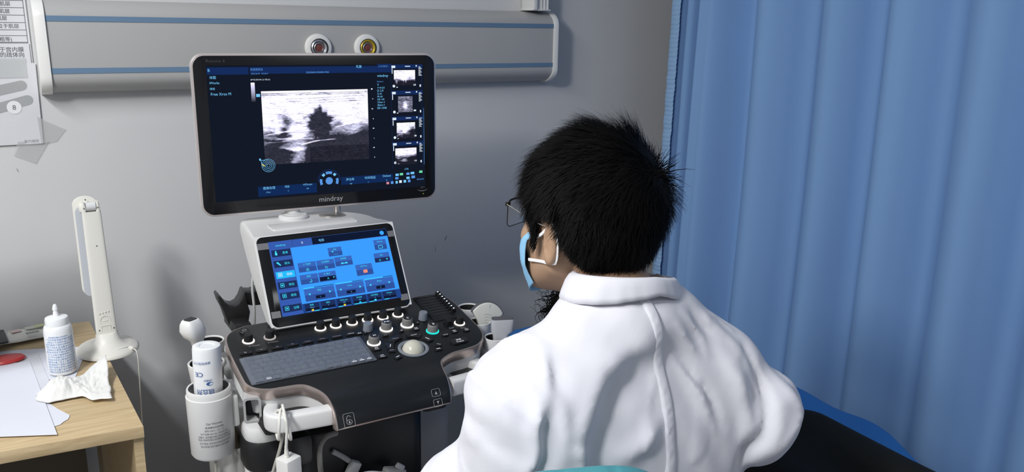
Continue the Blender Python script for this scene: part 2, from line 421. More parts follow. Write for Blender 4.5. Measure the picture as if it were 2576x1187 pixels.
Xg = 2.0 + cfold(Yg + .012 * np.sin(Zg * 1.7) * (Yg < 2.0)) * k + .006 * fbm(np.stack([Yg * 5, Zg * 1.0], -1), 3, 5) + .0012 * fbm(np.stack([Yg * 30, Zg * 2.2], -1), 2, 6)
Yw = Yg + (1.642 - Zg) * .022 * np.clip((Yg - 1.2) / 1.0, 0, 1)
V = np.stack([Xg, Yw, Zg], -1).reshape(-1, 3)
F = [(j * NY + i, j * NY + i + 1, (j + 1) * NY + i + 1, (j + 1) * NY + i) for j in range(NZ - 1) for i in range(NY - 1)]
MB().raw(V, F).build('curtain_cloth', M_cur, cur, ang=180, solid=.0012)
# gathered hem strip with horizontal tucks along the leading edge
M_hem = mat('blue_curtain_hem', srgb(150, 186, 226), rough=.75, spec=.2)
NZ2 = 900; zz = np.linspace(.12, 2.45, NZ2); ny = 9; V, F = [], []
for j, z in enumerate(zz):
    ph = (z / .0155) % 1; tk = -.0028 * max(0, 1 - abs(ph - .5) * 7) + .0016 * float(vnoise(np.array([z * 40, 1., 0]), 2))
    yo = (1.642 - z) * .022
    for i in range(ny):
        u = i / (ny - 1); V.append((1.998 - .006 - tk - .004 * math.sin(u * 3.14), 2.197 + .043 * u + yo + .0012 * float(vnoise(np.array([z * 30, 5., 0]), 3)) * u, z))
for j in range(NZ2 - 1):
    for i in range(ny - 1): a = j * ny + i; F.append((a, a + 1, a + ny + 1, a + ny))
MB().raw(V, F).build('hem', M_hem, cur, ang=180)
rl = MB(); rl.box((2.0, .95, 2.475), (.03, 2.9, .022), bev=.004); rl.build('curtain_rail', M_panw, cur)

# ---------------------------------------------------------------- desk with what is on it
def wood_mat():
    m = bpy.data.materials.new('oak_laminate'); m.use_nodes = True; nt = m.node_tree; b = nt.nodes['Principled BSDF']
    tc = nt.nodes.new('ShaderNodeTexCoord'); mp = nt.nodes.new('ShaderNodeMapping'); mp.inputs['Scale'].default_value = (3, 45, 45)
    mp.inputs['Rotation'].default_value = (0, 0, math.radians(8))
    n = nt.nodes.new('ShaderNodeTexNoise'); n.inputs['Scale'].default_value = 2.2; n.inputs['Detail'].default_value = 6; n.inputs['Distortion'].default_value = .6
    cr = nt.nodes.new('ShaderNodeValToRGB'); cr.color_ramp.elements[0].position = .32; cr.color_ramp.elements[1].position = .68
    cr.color_ramp.elements[0].color = (*srgb(184, 160, 122), 1); cr.color_ramp.elements[1].color = (*srgb(208, 186, 148), 1)
    nt.links.new(tc.outputs['Object'], mp.inputs[0]); nt.links.new(mp.outputs[0], n.inputs[0]); nt.links.new(n.outputs['Fac'], cr.inputs[0]); nt.links.new(cr.outputs[0], b.inputs['Base Color'])
    b.inputs['Roughness'].default_value = .5; return m
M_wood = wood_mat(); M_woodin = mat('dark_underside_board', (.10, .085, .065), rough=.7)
desk = thing('desk', 'light oak laminate desk standing against the wall at left', 'desk', (-.5, 2.08, 0))
DZ = .75
D = frame((.160, 1.693, DZ), (1, -.145, 0), (.012, 1, 0))     # front right corner, x along the front edge, y to the wall
D = Matrix.Translation((.160, 1.693, DZ))
out = [(-1.4, .112), (0, 0), (-.038, .722), (-1.4, .722)]
MB().prism([(x, y) for x, y in out], -.026, 0, D, bev=.0012).build('desk_top', M_wood, desk, ang=30)
out2 = [(-.020, .012), (-.002, .010), (-.037, .715), (-.057, .715)]
MB().prism(out2, -.75, -.0265, D).build('side_panel', M_wood, desk, ang=30)
MB().prism([(-1.38, .12), (-1.36, .12), (-1.36, .71), (-1.38, .71)], -.75, -.0265, D).build('side_panel', M_wood, desk, ang=30)
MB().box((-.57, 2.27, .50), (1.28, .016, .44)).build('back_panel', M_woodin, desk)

# papers, bag
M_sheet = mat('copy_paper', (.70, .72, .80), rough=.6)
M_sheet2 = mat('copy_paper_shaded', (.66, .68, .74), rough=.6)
def flatpoly(name, pts, z, m, lab, cat, grp=None, curl=None):
    q = MB(); q.prism([(p[0], p[1]) for p in pts], z, z + .0006)
    o = q.build(name, m, flat=True); tag(o, lab, cat, grp); return o
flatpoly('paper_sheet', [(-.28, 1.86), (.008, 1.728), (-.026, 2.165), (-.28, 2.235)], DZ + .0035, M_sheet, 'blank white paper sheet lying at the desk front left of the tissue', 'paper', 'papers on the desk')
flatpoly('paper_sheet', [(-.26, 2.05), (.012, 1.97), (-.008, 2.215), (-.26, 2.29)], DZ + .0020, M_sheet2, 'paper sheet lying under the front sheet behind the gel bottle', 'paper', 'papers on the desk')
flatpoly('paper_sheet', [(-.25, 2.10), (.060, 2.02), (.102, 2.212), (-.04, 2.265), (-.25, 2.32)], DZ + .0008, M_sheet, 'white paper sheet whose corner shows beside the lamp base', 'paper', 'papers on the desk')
to = [(-.02, 1.80), (.006, 1.775), (.016, 1.778), (.022, 1.788), (.030, 1.795), (.034, 1.806), (.035, 1.815), (.015, 1.86), (-.01, 1.93), (-.04, 1.95)]
flatpoly('torn_paper', to, DZ + .0010, M_sheet, 'torn white paper scrap with ragged edge sticking out beside the front sheet', 'paper')
rb = MB(); rb.lathe([(.030, 0), (.033, .0035), (.030, .008), (.012, .0105), (0, .0105)], Matrix.Translation((-.078, 2.195, DZ + .0045)) @ Matrix.Diagonal((1.35, .85, 1, 1)), 36)
tag(rb.build('red_disc_box', mat('red_plastic', (.48, .03, .03), rough=.35)), 'small round red plastic piece on the papers at the desk edge', 'box')
bag = thing('plastic_bag', 'clear plastic packet with coloured squares and barcode at the back of the desk', 'packet', (-.12, 2.33, DZ))
V, F = [], []
for j in range(13):
    for i in range(25):
        u, v = i / 24, j / 12; x = -.42 + .452 * u; y = 2.265 + .03 - .03 * u * 0 + .105 * v + .06 * u - .06
        V.append((x, y + .02 * u, DZ + .004 + .014 * math.sin(math.pi * v) * (1 - .5 * u) + .005 * float(vnoise(np.array([x * 25, y * 40, 0]), 8) + 1)))
for j in range(12):
    for i in range(24): a = j * 25 + i; F.append((a, a + 1, a + 26, a + 25))
MB().raw(V, F).build('film', mat('milky_film', (.62, .62, .58), rough=.3, spec=.6), bag, solid=.002)
cs = MB(); sq = [((-.050, 2.372), srgb(200, 180, 178)), ((-.018, 2.382), srgb(190, 190, 180)), ((.004, 2.388), srgb(186, 192, 150)), ((-.085, 2.365), srgb(186, 180, 130))]
for k, (c, colr) in enumerate(sq):
    MB().box((c[0], c[1] - .018, DZ + .0225), (.022, .020, .001), rot=(0, 0, .2)).build('coloured_patch', mat('patch_ink' + 'abcd'[k], colr, rough=.5), bag)
bc = MB()
for k in range(14): bc.box((-.028 + .0021 * k, 2.312 + .0004 * k, DZ + .0255), (.0012 if k % 3 else .0006, .016, .0008), rot=(0, 0, .15))
bc.build('barcode', M_ink, bag)
# desk monitor at the frame edge
dm = thing('desktop_monitor', 'black desktop monitor on a black stand at the left edge of the desk', 'monitor', (-.27, 2.26, DZ))
M_blk = mat('black_plastic', (.012, .012, .013), rough=.38); M_blk2 = mat('black_gloss', (.006, .006, .007), rough=.12)
A = frame((-.340, 2.055, DZ + .31), (.995, .10, 0), (0, 0, 1))
MB().box((0, 0, 0), (.54, .32, .022), A, bev=.004).build('housing', M_blk, dm)
MB().box((0, .004, .0115), (.516, .29, .002), A).build('screen', M_blk2, dm)
MB().box((-.20, 2.30, DZ + .0268), (.26, .10, .006), bev=.003, rot=(0, 0, .1)).build('foot', M_blk, dm)
q = MB(); q.loft([[(-.115 + a * s_ , 2.33 + b_ * s_, z) for a, b_ in ((-.5, -.5), (.5, -.5), (.5, .5), (-.5, .5))] for z, s_ in ((DZ + .028, .062), (DZ + .045, .046), (DZ + .10, .028), (DZ + .17, .026))]); q.build('stand_leg', M_blk, dm)
MB().box((-.23, 2.29, DZ + .11), (.24, .03, .05), bev=.006, rot=(0, 0, .17)).build('stand_bar', M_blk, dm)

# gel bottle on the desk
M_bot = mat('white_bottle_plastic', (.80, .82, .84), rough=.3, spec=.5)
M_bink = mat('blue_label_print', srgb(88, 138, 200), rough=.5)
def text_on_cyl(q, t, cx, cy, r, z, size, ang0, mi=0, flip=False, sx=1.):
    V, F = glyphs(t, 'CENTER', 0); o = []
    for v in V:
        x = v[0] * size * sx; y = v[1] * size
        if flip: x, y = -x, -y
        a = ang0 + x / r; o.append((cx + r * math.cos(a), cy + r * math.sin(a), z + y))
    q.raw(o, F, mi=mi)
gb = thing('gel_bottle', 'white gel bottle with nozzle and dense blue print standing upright on the desk', 'bottle', (.040, 2.065, DZ))
bx, by = .038, 2.062; T = Matrix.Translation((bx, by, DZ + .0045))
MB().lathe([(0, 0), (.027, 0), (.0295, .003), (.0300, .012), (.0300, .104), (.0285, .112), (.0255, .1165), (.0225, .118), (.0225, .121), (0, .121)], T, 48).build('body', M_bot, gb)
MB().lathe([(.0245, .1175), (.0245, .130), (.0232, .1335), (.016, .1355), (.0075, .1365), (.0062, .140), (.0048, .150), (.0062, .1515), (.0060, .1545), (.0045, .161), (.0030, .164), (0, .164)], T, 36).build('nozzle_cap', M_bot, gb)
q = MB(); a0 = math.atan2(-by, -bx) + .03; R_ = .0302
lines = ['医用超声耦合剂说明书', '产品名称医用超声耦合剂型号', '主要成分卡波姆甘油三乙醇胺', '适用范围用于超声诊断探头与皮', '使用方法取本品适量均匀涂布于', '检查部位注意事项避免接触眼睛', '储存条件阴凉干燥处密封保存勿', '生产企业医疗器械有限公司地址', '生产许可证编号执行标准有效期', '禁忌症对本品过敏者禁用开放性', '规格净含量二百五十毫升保质期', '用后请擦拭干净探头表面并消毒', '如有不适请立即停止使用并咨询', '本品为非无菌产品不得用于体腔', '灭菌方式无批号见瓶底生产日期']
for k, t in enumerate(lines):
    text_on_cyl(q, t, bx, by, R_, DZ + .0045 + .0925 - k * .0060, .0052 if k else .0046, a0 + (0 if k else -.1) + rng.uniform(-.04, .04), sx=.92)
q.build('label_print', M_bink, gb)
# desk lamp (folded, seen from behind)
M_lamp = mat('cream_lamp_plastic', (.74, .73, .68), rough=.38, spec=.4)
M_lampg = mat('frosted_diffuser', (.52, .55, .60), rough=.35)
lamp = thing('desk_lamp', 'cream folding desk lamp with its head folded down, at the back corner of the desk', 'lamp', (.145, 2.155, DZ))
lb = MB(); 
def lampbase(rs, z, cx=.143, cy=2.163, yo=0): return [(cx + rs[0] * math.cos(a), cy + yo + rs[1] * math.sin(a), z) for a in [2 * math.pi * k / 40 for k in range(40)]]
lb.loft([lampbase((.066, .076), DZ + .0005), lampbase((.071, .081), DZ + .003), lampbase((.071, .081), DZ + .007), lampbase((.066, .076), DZ + .013), lampbase((.050, .058), DZ + .019, yo=-.004), lampbase((.036, .036), DZ + .026, yo=-.016), lampbase((.028, .022), DZ + .036, yo=-.018), lampbase((.0245, .014), DZ + .052, yo=-.016)])
lb.build('base', M_lamp, lamp, ang=60)
# stem: slightly leaning flattened column
sb = Vector((.143, 2.147, DZ + .045)); st_ = Vector((.140, 2.168, 1.118)); dv = st_ - sb
def slab(p, wx, wy, ax=(1, 0, 0), n=24, e=.45):
    out = []
    for k in range(n):
        a = 2 * math.pi * k / n; c, s_ = math.cos(a), math.sin(a)
        out.append((p[0] + wx * math.copysign(abs(c) ** e, c), p[1] + wy * math.copysign(abs(s_) ** e, s_), p[2]))
    return out
q = MB(); q.loft([slab(sb + dv * t, .0235 - .003 * t, .0095 - .002 * t) for t in (0, .1, .3, .6, .9, .955)]); q.build('stem', M_lamp, lamp, ang=50)
q = MB()
for s_ in (-1, 1): q.loft([slab(st_ + Vector((s_ * .0150, 0, z)), wv, .0080, n=16) for z, wv in ((-.022, .0045), (-.006, .0045), (.004, .0035), (.010, .0015))])
q.build('hinge_lug', M_lamp, lamp, ang=50)
MB().cyl(st_ + Vector((-.0105, .0, -.002)), st_ + Vector((.0105, .0, -.002)), .0105, seg=28).build('hinge', mat('hinge_plastic', (.66, .67, .68), rough=.3), lamp)
# head folded back behind the stem, rounded plate
q = MB(); hd = Matrix.Translation((.130, 2.192, 1.118)) @ Matrix.Rotation(math.radians(87), 4, 'X') @ Matrix.Rotation(math.radians(0), 4, 'Z')
o_ = []
W_ = .0275
for k in range(17): a = math.pi * k / 16; o_.append((W_ * math.cos(a), .0 + .020 * math.sin(a)))
for k in range(9): a = math.pi + math.pi * k / 8; o_.append((W_ * (.999) * math.copysign(abs(math.cos(a)) ** .5, math.cos(a)), -.205 + .018 * math.sin(a)))
MB().prism(o_, -.004, .0045, hd, bev=.0015).build('lamp_head', M_lamp, lamp)
o2 = [(x * .86, (y + .10) * .93 - .112) for x, y in o_]
MB().prism(o2, .0045, .0062, hd).build('diffuser', M_lampg, lamp)
MB().box((.137, 2.180, 1.112), (.044, .018, .022), bev=.005).build('head_bracket', M_lamp, lamp)
q = MB()
dirs = (st_ - sb).normalized()
for t, dx in ((.985, -.0148), (.985, .0148), (.70, .002), (.055, -.0155), (.06, .0165)):
    p = sb + dv * t; q.cyl((p.x + dx, p.y - .0098 + .002 * t, p.z), (p.x + dx, p.y - .0075, p.z), .0017, seg=12)
q.cyl((.131, 2.1745, 1.131), (.131, 2.180, 1.131), .0016, seg=10); q.build('screw', mat('dark_screw', (.08, .08, .08), rough=.4), lamp)
q = MB()
for k in range(4): p = sb + dv * .185; q.lathe([(.0024, 0), (.0020, .0012), (0, .0016)], Matrix.Translation((p.x - .011 + .0065 * k, p.y - .0092, p.z + .0012 * k)) @ Matrix.Rotation(math.pi / 2, 4, 'X'), 14)
q.build('button', M_lamp, lamp)
q = MB(); p = sb + dv * .125; ringp = [(p.x + .0115 * math.cos(a), p.y - .0094, p.z + .0125 * math.sin(a)) for a in [2 * math.pi * k / 24 for k in range(24)]]
q.tube(ringp, .0006, 6, smooth=1, closed=True); q.box((p.x, p.y - .0094, p.z), (.012, .0015, .0025), bev=.0006)
p = sb + dv * .07; q.tube([(p.x - .010, p.y - .0098, p.z - .008), (p.x - .010, p.y - .0098, p.z + .005), (p.x + .010, p.y - .0098, p.z + .006), (p.x + .010, p.y - .0098, p.z - .007)], .0006, 6, smooth=1)
q.build('embossing', M_lamp, lamp)
q = MB(); q.box((.170, 2.112, DZ + .017), (.034, .004, .009), bev=.0015, rot=(.5, 0, .35)); q.build('switch_plate', M_lamp, lamp)
tag(MB().tube([(.186, 2.118, DZ + .016), (.196, 2.106, DZ + .013), (.201, 2.100, DZ + .004), (.202, 2.103, DZ - .04), (.200, 2.14, DZ - .2), (.20, 2.2, DZ - .45)], lambda t: .0042 if t < .2 else .0016, 10).build('lamp_cord', M_lamp), 'thin white lamp power cord plugged into the lamp base and hanging over the desk edge', 'cord')
# tissue
M_tis = mat('tissue_paper', (.78, .78, .76), rough=.9, bump=.5, bscale=500)
def tissue():
    # crumpled tissue: folded lump at left, fanned flaps to the right
    V, F = [], []; n, m = 70, 46
    top = [(-.020, 1.925), (.010, 1.985), (.040, 1.99), (.075, 1.995), (.105, 2.02), (.128, 2.035)]
    bot = [(-.022, 1.918), (.005, 1.887), (.035, 1.893), (.062, 1.885), (.085, 1.850), (.118, 1.842)]
    Tt = catmull([(x, y, 0) for x, y in top], 14); Bb = catmull([(x, y, 0) for x, y in bot], 14)
    for j in range(m):
        v = j / (m - 1)
        for i in range(n):
            u = i / (n - 1); p = Tt[int(u * (len(Tt) - 1))].lerp(Bb[int(u * (len(Bb) - 1))], v)
            h = .030 * math.exp(-((u - .32) / .27) ** 2) * math.sin(math.pi * min(max(v, 0), 1)) + .040 * max(0, u - .45) * math.exp(-((v - .12) / .35) ** 2) * 1.6
            h += .012 * max(0, u - .5) * math.exp(-((v - .9) / .25) ** 2)
            nn = float(fbm(np.array([u * 9, v * 7, .3]), 4, 4)); h += .010 * abs(nn) * (1 - .3 * u) * math.sin(math.pi * v) + .0025 * abs(math.sin(u * 38 + 6 * nn)) * math.sin(math.pi * v) * math.exp(-((u - .4) / .3) ** 2)
            V.append((p.x + .004 * nn * (u > .02), p.y + .006 * float(vnoise(np.array([u * 8, v * 5, 1.]), 6)), DZ + .006 + h))
    for j in range(m - 1):
        for i in range(n - 1): a = j * n + i; F.append((a, a + n, a + n + 1, a + 1))
    q = MB(); q.raw(V, F); return q
tag(tissue().build('tissue', M_tis, ang=60, solid=.0008), 'crumpled white tissue in front of the gel bottle on the desk', 'tissue')
# marks on the wall paint
sm = mat('scuff_mark', (.28, .28, .30), rough=.8); q = MB()
for x, z, w_, h_, a in ((1.24, .835, .004, .022, .4), (1.20, .80, .002, .024, -.1), (.001, 1.165, .002, .012, -.3)):
    q.lathe([(0, 0), (.5, 0)], Matrix.Translation((x, YB - .0006, z)) @ Matrix.Rotation(a, 4, 'Y') @ Matrix.Diagonal((w_, 1, h_, 1)) @ Matrix.Rotation(math.pi / 2, 4, 'X'), seg=10, cap=False)
q.build('wall_mark', sm, bpy.data.objects['wall_back'])

# ---------------------------------------------------------------- ultrasound machine
M_white = mat('white_abs', (.72, .72, .715), rough=.35, spec=.45)
M_whiteg = mat('grey_abs', (.42, .42, .42), rough=.45)
M_conb = mat('console_black', (.010, .0115, .013), rough=.33, spec=.4)
M_btn = mat('button_black', (.013, .013, .015), rough=.30)
M_gold = mat('rose_bronze_trim', (.50, .42, .39), rough=.28, metal=.75)
M_lens = mat('grey_rubber_lens', (.10, .10, .11), rough=.35)
M_knob = mat('knob_black', (.012, .012, .013), rough=.45)
M_knurl = mat('knob_grey', (.27, .265, .255), rough=.42)
M_gknob = mat('knob_bluegrey', (.20, .22, .26), rough=.4)
E_ring = emis('knob_ring_light', (1, .93, .90), 1.1); E_dim = emis('knob_ring_dim', (1, .93, .90), .45)
E_bright = emis('knob_ring_bright', (1, .97, .93), 1.7); E_teal = emis('knob_ring_teal', (.02, .72, .66), 1.2)
E_txt = emis('legend_backlit', (.9, .93, 1), 1.0); E_txtd = emis('legend_backlit_dim', (.8, .85, 1), .40)
M_leg = mat('legend_print', (.35, .36, .37), rough=.5)
us = thing('ultrasound_machine', 'white and black ultrasound machine with a large monitor, touch screen and control console', 'ultrasound machine', (.61, 1.85, 0))

O = Vector((.60, 1.7335, .8805)); al = math.radians(10.4)
CM = frame(O, (1, 0, 0), (0, math.cos(al), math.sin(al)))
def bend_y(y, z):
    if y > -.272: return y, z
    t = -.272 - y; R0 = .062; a = t / R0
    return -.272 - (R0 + z) * math.sin(a), z - (R0 + z) * (1 - math.cos(a))
ctrl = [(.005, .064), (.20, .064), (.262, .056), (.285, .038), (.294, .005), (.294, -.06), (.294, -.125), (.283, -.165), (.255, -.192), (.215, -.201), (.180, -.206), (.148, -.224), (.137, -.252), (.130, -.29), (.125, -.325), (.121, -.345)]
ctl_l = [(-.128, -.345), (-.128, -.325), (-.128, -.29), (-.130, -.255), (-.141, -.228), (-.160, -.207), (-.195, -.202), (-.222, -.199), (-.246, -.187), (-.260, -.165), (-.2625, -.13), (-.2625, -.04), (-.257, .018), (-.238, .047), (-.205, .062)]
RS = catmull([(x, y, 0) for x, y in ctrl], 5); LS = catmull([(x, y, 0) for x, y in ctl_l], 5)
fr = [Vector((.121 + (-.128 - .121) * k / 8, -.345, 0)) for k in range(1, 8)]
OUT = [(p.x, p.y) for p in RS] + [(p.x, p.y) for p in fr] + [(p.x, p.y) for p in LS]
def inset(out, d):
    n = len(out); r = []
    for i in range(n):
        a, b = Vector(out[i - 1]), Vector(out[(i + 1) % n]); t = (b - a).normalized(); r.append((out[i][0] - t.y * -d * -1, out[i][1] + t.x * -d * -1) if False else (out[i][0] + t.y * d * -1 * -1 * -1, out[i][1] - t.x * d * -1 * -1 * -1))
    return r
def area2(o): return sum(o[i][0] * o[(i + 1) % len(o)][1] - o[(i + 1) % len(o)][0] * o[i][1] for i in range(len(o)))
def off(out, d):
    s_ = 1 if area2(out) < 0 else -1; n = len(out); r = []
    for i in range(n):
        t = (Vector(out[(i + 1) % n]) - Vector(out[i - 1])).normalized()
        r.append((out[i][0] - t.y * d * s_ * 1, out[i][1] + t.x * d * s_ * 1))
    return r   # d>0 grows
def bent_prism(q, out, z0, z1, bev=0.):
    b = MB(); b.prism(out, z0, z1, bev=bev)
    for k in range(14):
        y = -.262 - .008 * k
        bmesh.ops.bisect_plane(b.bm, geom=b.bm.verts[:] + b.bm.edges[:] + b.bm.faces[:], plane_co=(0, y, 0), plane_no=(0, 1, 0), dist=1e-6)
    for v in b.bm.verts: v.co.y, v.co.z = bend_y(v.co.y, v.co.z)
    q._merge(b.bm, None)
q = MB(); bent_prism(q, off(OUT, -.0035), -.012, 0, bev=.0012); cp = q.build('console_top', M_conb, us, CM, ang=40)
q = MB(); bent_prism(q, OUT, -.026, -.0012, bev=.002); q.build('console_trim', M_gold, us, CM, ang=40)
q = MB(); o2 = [(x, max(y, -.295)) for x, y in off(OUT, -.004)]; bent_prism(q, o2, -.062, -.0262); q.build('console_underside', M_white, us, CM, ang=40)
q = MB(); q.prism(rrect(-.235, -.19, .270, .05, .05), -.085, -.048); q.prism(rrect(-.09, -.27, .11, .0, .03), -.085, -.05); q.build('console_tray', M_whiteg, us, CM)

# front lift-lock and up/down legends on the palm rest
def onbend(x, y, z=.0004):
    y2, z2 = bend_y(y, z); a = max(0, (-.272 - y) / .062)
    return CM @ Matrix.Translation((x, y2, z2)) @ Matrix.Rotation(a, 4, 'X')
q = MB(); A = onbend(-.101, -.329)
q.tube([(x, y, 0) for x, y in rrect(-.011, -.013, .011, .013, .003, 3)], .0004, 6, A, smooth=1, closed=True)
q.tube([(-.0045, -.002, 0), (-.0045, .004, 0), (0, .0085, 0), (.0045, .005, 0)], .0005, 6, A)
q.tube([(.0055 * math.cos(a), -.004 + .0048 * math.sin(a), 0) for a in [2 * math.pi * k / 16 for k in range(16)]], .0005, 6, A, smooth=1, closed=True)
q.raw([(-.002, -.0065, .0003), (.002, -.0065, .0003), (.001, -.0015, .0003), (-.001, -.0015, .0003)], [(0, 1, 2, 3)], A)
A = onbend(.090, -.324)
q.tube([(x, y, 0) for x, y in rrect(-.0095, .001, .0095, .016, .003, 3)], .0004, 6, A, smooth=1, closed=True); q.raw([(-.003, .005, .0003), (.003, .005, .0003), (0, .0115, .0003)], [(0, 1, 2)], A)
A = onbend(.090, -.332)
q.tube([(x, y, 0) for x, y in rrect(-.0095, -.012, .0095, .003, .003, 3)], .0004, 6, A, smooth=1, closed=True); q.raw([(-.003, -.001, .0003), (0, -.0075, .0003), (.003, -.001, .0003)], [(0, 1, 2)], A)
q.build('front_legend', M_leg, us)

# keyboard
kb_out = rrect(-.2515, -.1785, .0155, -.0735, .006)
kb = MB().prism(kb_out, .0002, .0020, bev=.0006).build('keyboard', mat('key_tray', (.035, .038, .045), rough=.3), us, CM)
M_key = mat('key_cap_grey', (.060, .067, .083), rough=.22, spec=.6)
M_cover = mat('silicone_cover', (.30, .34, .42), rough=.25, alpha=.36, spec=.6, bump=.3, bscale=120)
rows = [['Esc', 'F1', 'F2', 'F3', 'F4', 'F5', 'F6', 'F7', 'F8', 'F9', 'F10', 'F11', 'F12', 'Del'],
        ['`', '1', '2', '3', '4', '5', '6', '7', '8', '9', '0', '-', '=', 'Back'],
        ['Tab', 'Q', 'W', 'E', 'R', 'T', 'Y', 'U', 'I', 'O', 'P', '[', ']', '\\'],
        ['Caps', 'A', 'S', 'D', 'F', 'G', 'H', 'J', 'K', 'L', ';', '\'', 'Enter'],
        ['Shift', 'Z', 'X', 'C', 'V', 'B', 'N', 'M', ',', '.', '/', '↑', 'Shift'],
        ['Ctrl', 'Menu', 'Fn', 'Alt', 'Space', 'Alt', 'Esc', 'Ctrl', '←', '↓', '→']]
wd = {'Tab': 1.4, 'Caps': 1.6, 'Enter': 1.7, 'Shift': 1.7, 'Space': 4.6, 'Ctrl': 1.2, 'Back': 1.3, '\\': 1.0}
keyp = {}; tk = MB(); tkb = MB()
for r, row in enumerate(rows):
    tot = sum(wd.get(t, 1) for t in row); u = .250 / tot; x = -.243; yc = -.0845 - r * .0168
    for c, t in enumerate(row):
        wk = wd.get(t, 1) * u; key = (round(wk, 4), .0140)
        if key not in keyp:
            o = MB().prism(rrect(-wk / 2 + .0008, -.0072, wk / 2 - .0008, .0072, .0015, 2), 0, .0030, bev=.0009).build('key', M_key, kb, CM @ Matrix.Translation((x + wk / 2, yc, .0018)))
            keyp[key] = o
        else:
            o = keyp[key].copy(); COL.objects.link(o); o.matrix_local = pmat(kb).inverted() @ CM @ Matrix.Translation((x + wk / 2, yc, .0018))
        hot = t in ('←', '↓', '→', 'Menu'); (tkb if hot else tk).text(t, x + wk / 2, yc - .001, .0052 if len(t) == 1 else .0038, .0068, CM, 'CENTER')
        if hot: tkb.quad(x + wk * .2, yc - .005, x + wk * .8, yc - .0028, .0068, CM)
        x += wk
tk.build('key_lettering', emis('key_legend_dim', (.62, .72, .9), .42), kb); tkb.build('key_lettering', E_txt, kb)
V, F = [], []; nx_, ny_ = 130, 52
for j in range(ny_ + 1):
    for i in range(nx_ + 1):
        x = -.2500 + .264 * i / nx_; y = -.177 + .102 * j / ny_; e = min(i, nx_ - i, j * 2, (ny_ - j) * 2) / 4
        V.append((x, y, .0026 + .0034 * min(1, e) + .0007 * float(vnoise(np.array([x * 160, y * 160, 0]), 12))))
for j in range(ny_):
    for i in range(nx_): a = j * (nx_ + 1) + i; F.append((a, a + 1, a + nx_ + 2, a + nx_ + 1))
MB().raw(V, F).build('silicone_cover', M_cover, kb, CM)

# knobs
def knob(x, y, r, h, body, ring, rr, lab=None, top=None):
    A = CM @ Matrix.Translation((x, y, 0))
    k = MB().lathe([(r * 1.0, .0015), (r * .98, .003), (r * .90, h - .0018), (r * .84, h), (r * .3, h + .0003), (0, h + .0003)], A, 28)
    if body is M_knurl:
        for i in range(30): a = 2 * math.pi * i / 30; k.cyl((r * .99 * math.cos(a), r * .99 * math.sin(a), .003), (r * .90 * math.cos(a), r * .90 * math.sin(a), h - .003), .0008, seg=5, M=A)
    o = k.build('knob', body, us, ang=40)
    if ring is not None: MB().lathe([(rr, .0003), (rr, .0017), (rr - .0012, .0024), (r * .8, .0024)], A, 36).build('light_ring', ring, o)
    if top: 
        MB().lathe([(r * .80, h), (r * .78, h + .0006), (0, h + .0006)], A, 28).build('cap', M_btn, o)
        MB().text(top, 0, -r * .33, r * .75, h + .0008, A, 'CENTER').build('legend', E_txt, o)
    return o
for x, rg in ((-.214, E_ring), (-.168, E_dim), (-.054, E_ring), (-.018, E_ring), (.021, E_ring), (.059, E_ring), (.097, E_ring), (.135, E_ring)):
    knob(x, -.0085, .0100, .0185, M_knob, rg, .0132)
knob(.256, -.094, .0100, .0185, M_knob, E_ring, .0132)
for x, y, t, rg in ((.035, -.107, 'M', E_bright), (.084, -.060, 'PW', E_bright), (.136, -.060, 'C', E_bright), (.180, -.105, 'B', E_teal)):
    knob(x, y, .0122, .0195, M_knurl, rg, .0152, top=t)
for x, y in ((.042, -.052), (.182, -.048)): knob(x, y, .0110, .020, M_gknob, None, 0)

# small keys around the trackball, function keys, power key
def cbtn(x, y, w_, h_, rot=0, t='', ts=.004, bright=False, ht=.0035, r=.003, t2=None, led=None):
    A = CM @ Matrix.Translation((x, y, 0)) @ Matrix.Rotation(rot, 4, 'Z')
    o = MB().prism(rrect(-w_ / 2, -h_ / 2, w_ / 2, h_ / 2, min(r, h_ * .45), 4), .0002, ht, bev=.0009).build('console_button', M_btn, us, A)
    if t: 
        l = MB().text(t, 0, -ts * .35 + (ts * .55 if t2 else 0), ts, ht + .0003, A, 'CENTER')
        if t2: l.text(t2, 0, -ts * .95, ts, ht + .0003, A, 'CENTER')
        l.build('legend', E_txt if bright else E_txtd, o)
    return o
for k, (t, br) in enumerate((('F1', 1), ('F2', 0), ('F3', 0), ('F4', 0), ('Touch', 0), ('Probe', 0), ('Comment', 0), ('iWorks', 1))):
    cbtn(-.232 + .0332 * k, -.0565, .026, .0115, 0, t, .0052 if len(t) < 3 else .0045, br)
A = CM @ Matrix.Translation((-.212, .034, 0))
pb = MB().lathe([(.0115, .0002), (.0115, .0028), (.0105, .0036), (0, .0030)], A, 32).build('power_button', M_btn, us)
MB().tube([(.0042 * math.sin(a), .0042 * math.cos(a), .0040) for a in [.5 + (2 * math.pi - 1) * k / 16 for k in range(17)]], .0005, 6, A, smooth=1).cyl((0, .0012, .0040), (0, .0055, .0040), .0005, seg=6, M=A).build('power_symbol', M_leg, pb)
MB().text('A. Power', -.219, -.033, .0062, .0004, CM).text('B. Intensity', -.178, -.031, .0050, .0004, CM).build('printed_legend', M_leg, us)
MB().text('Depth', .222, -.108, .0052, .0004, CM).text('Zoom', .248, -.117, .0052, .0004, CM).build('printed_legend', E_txtd, us)
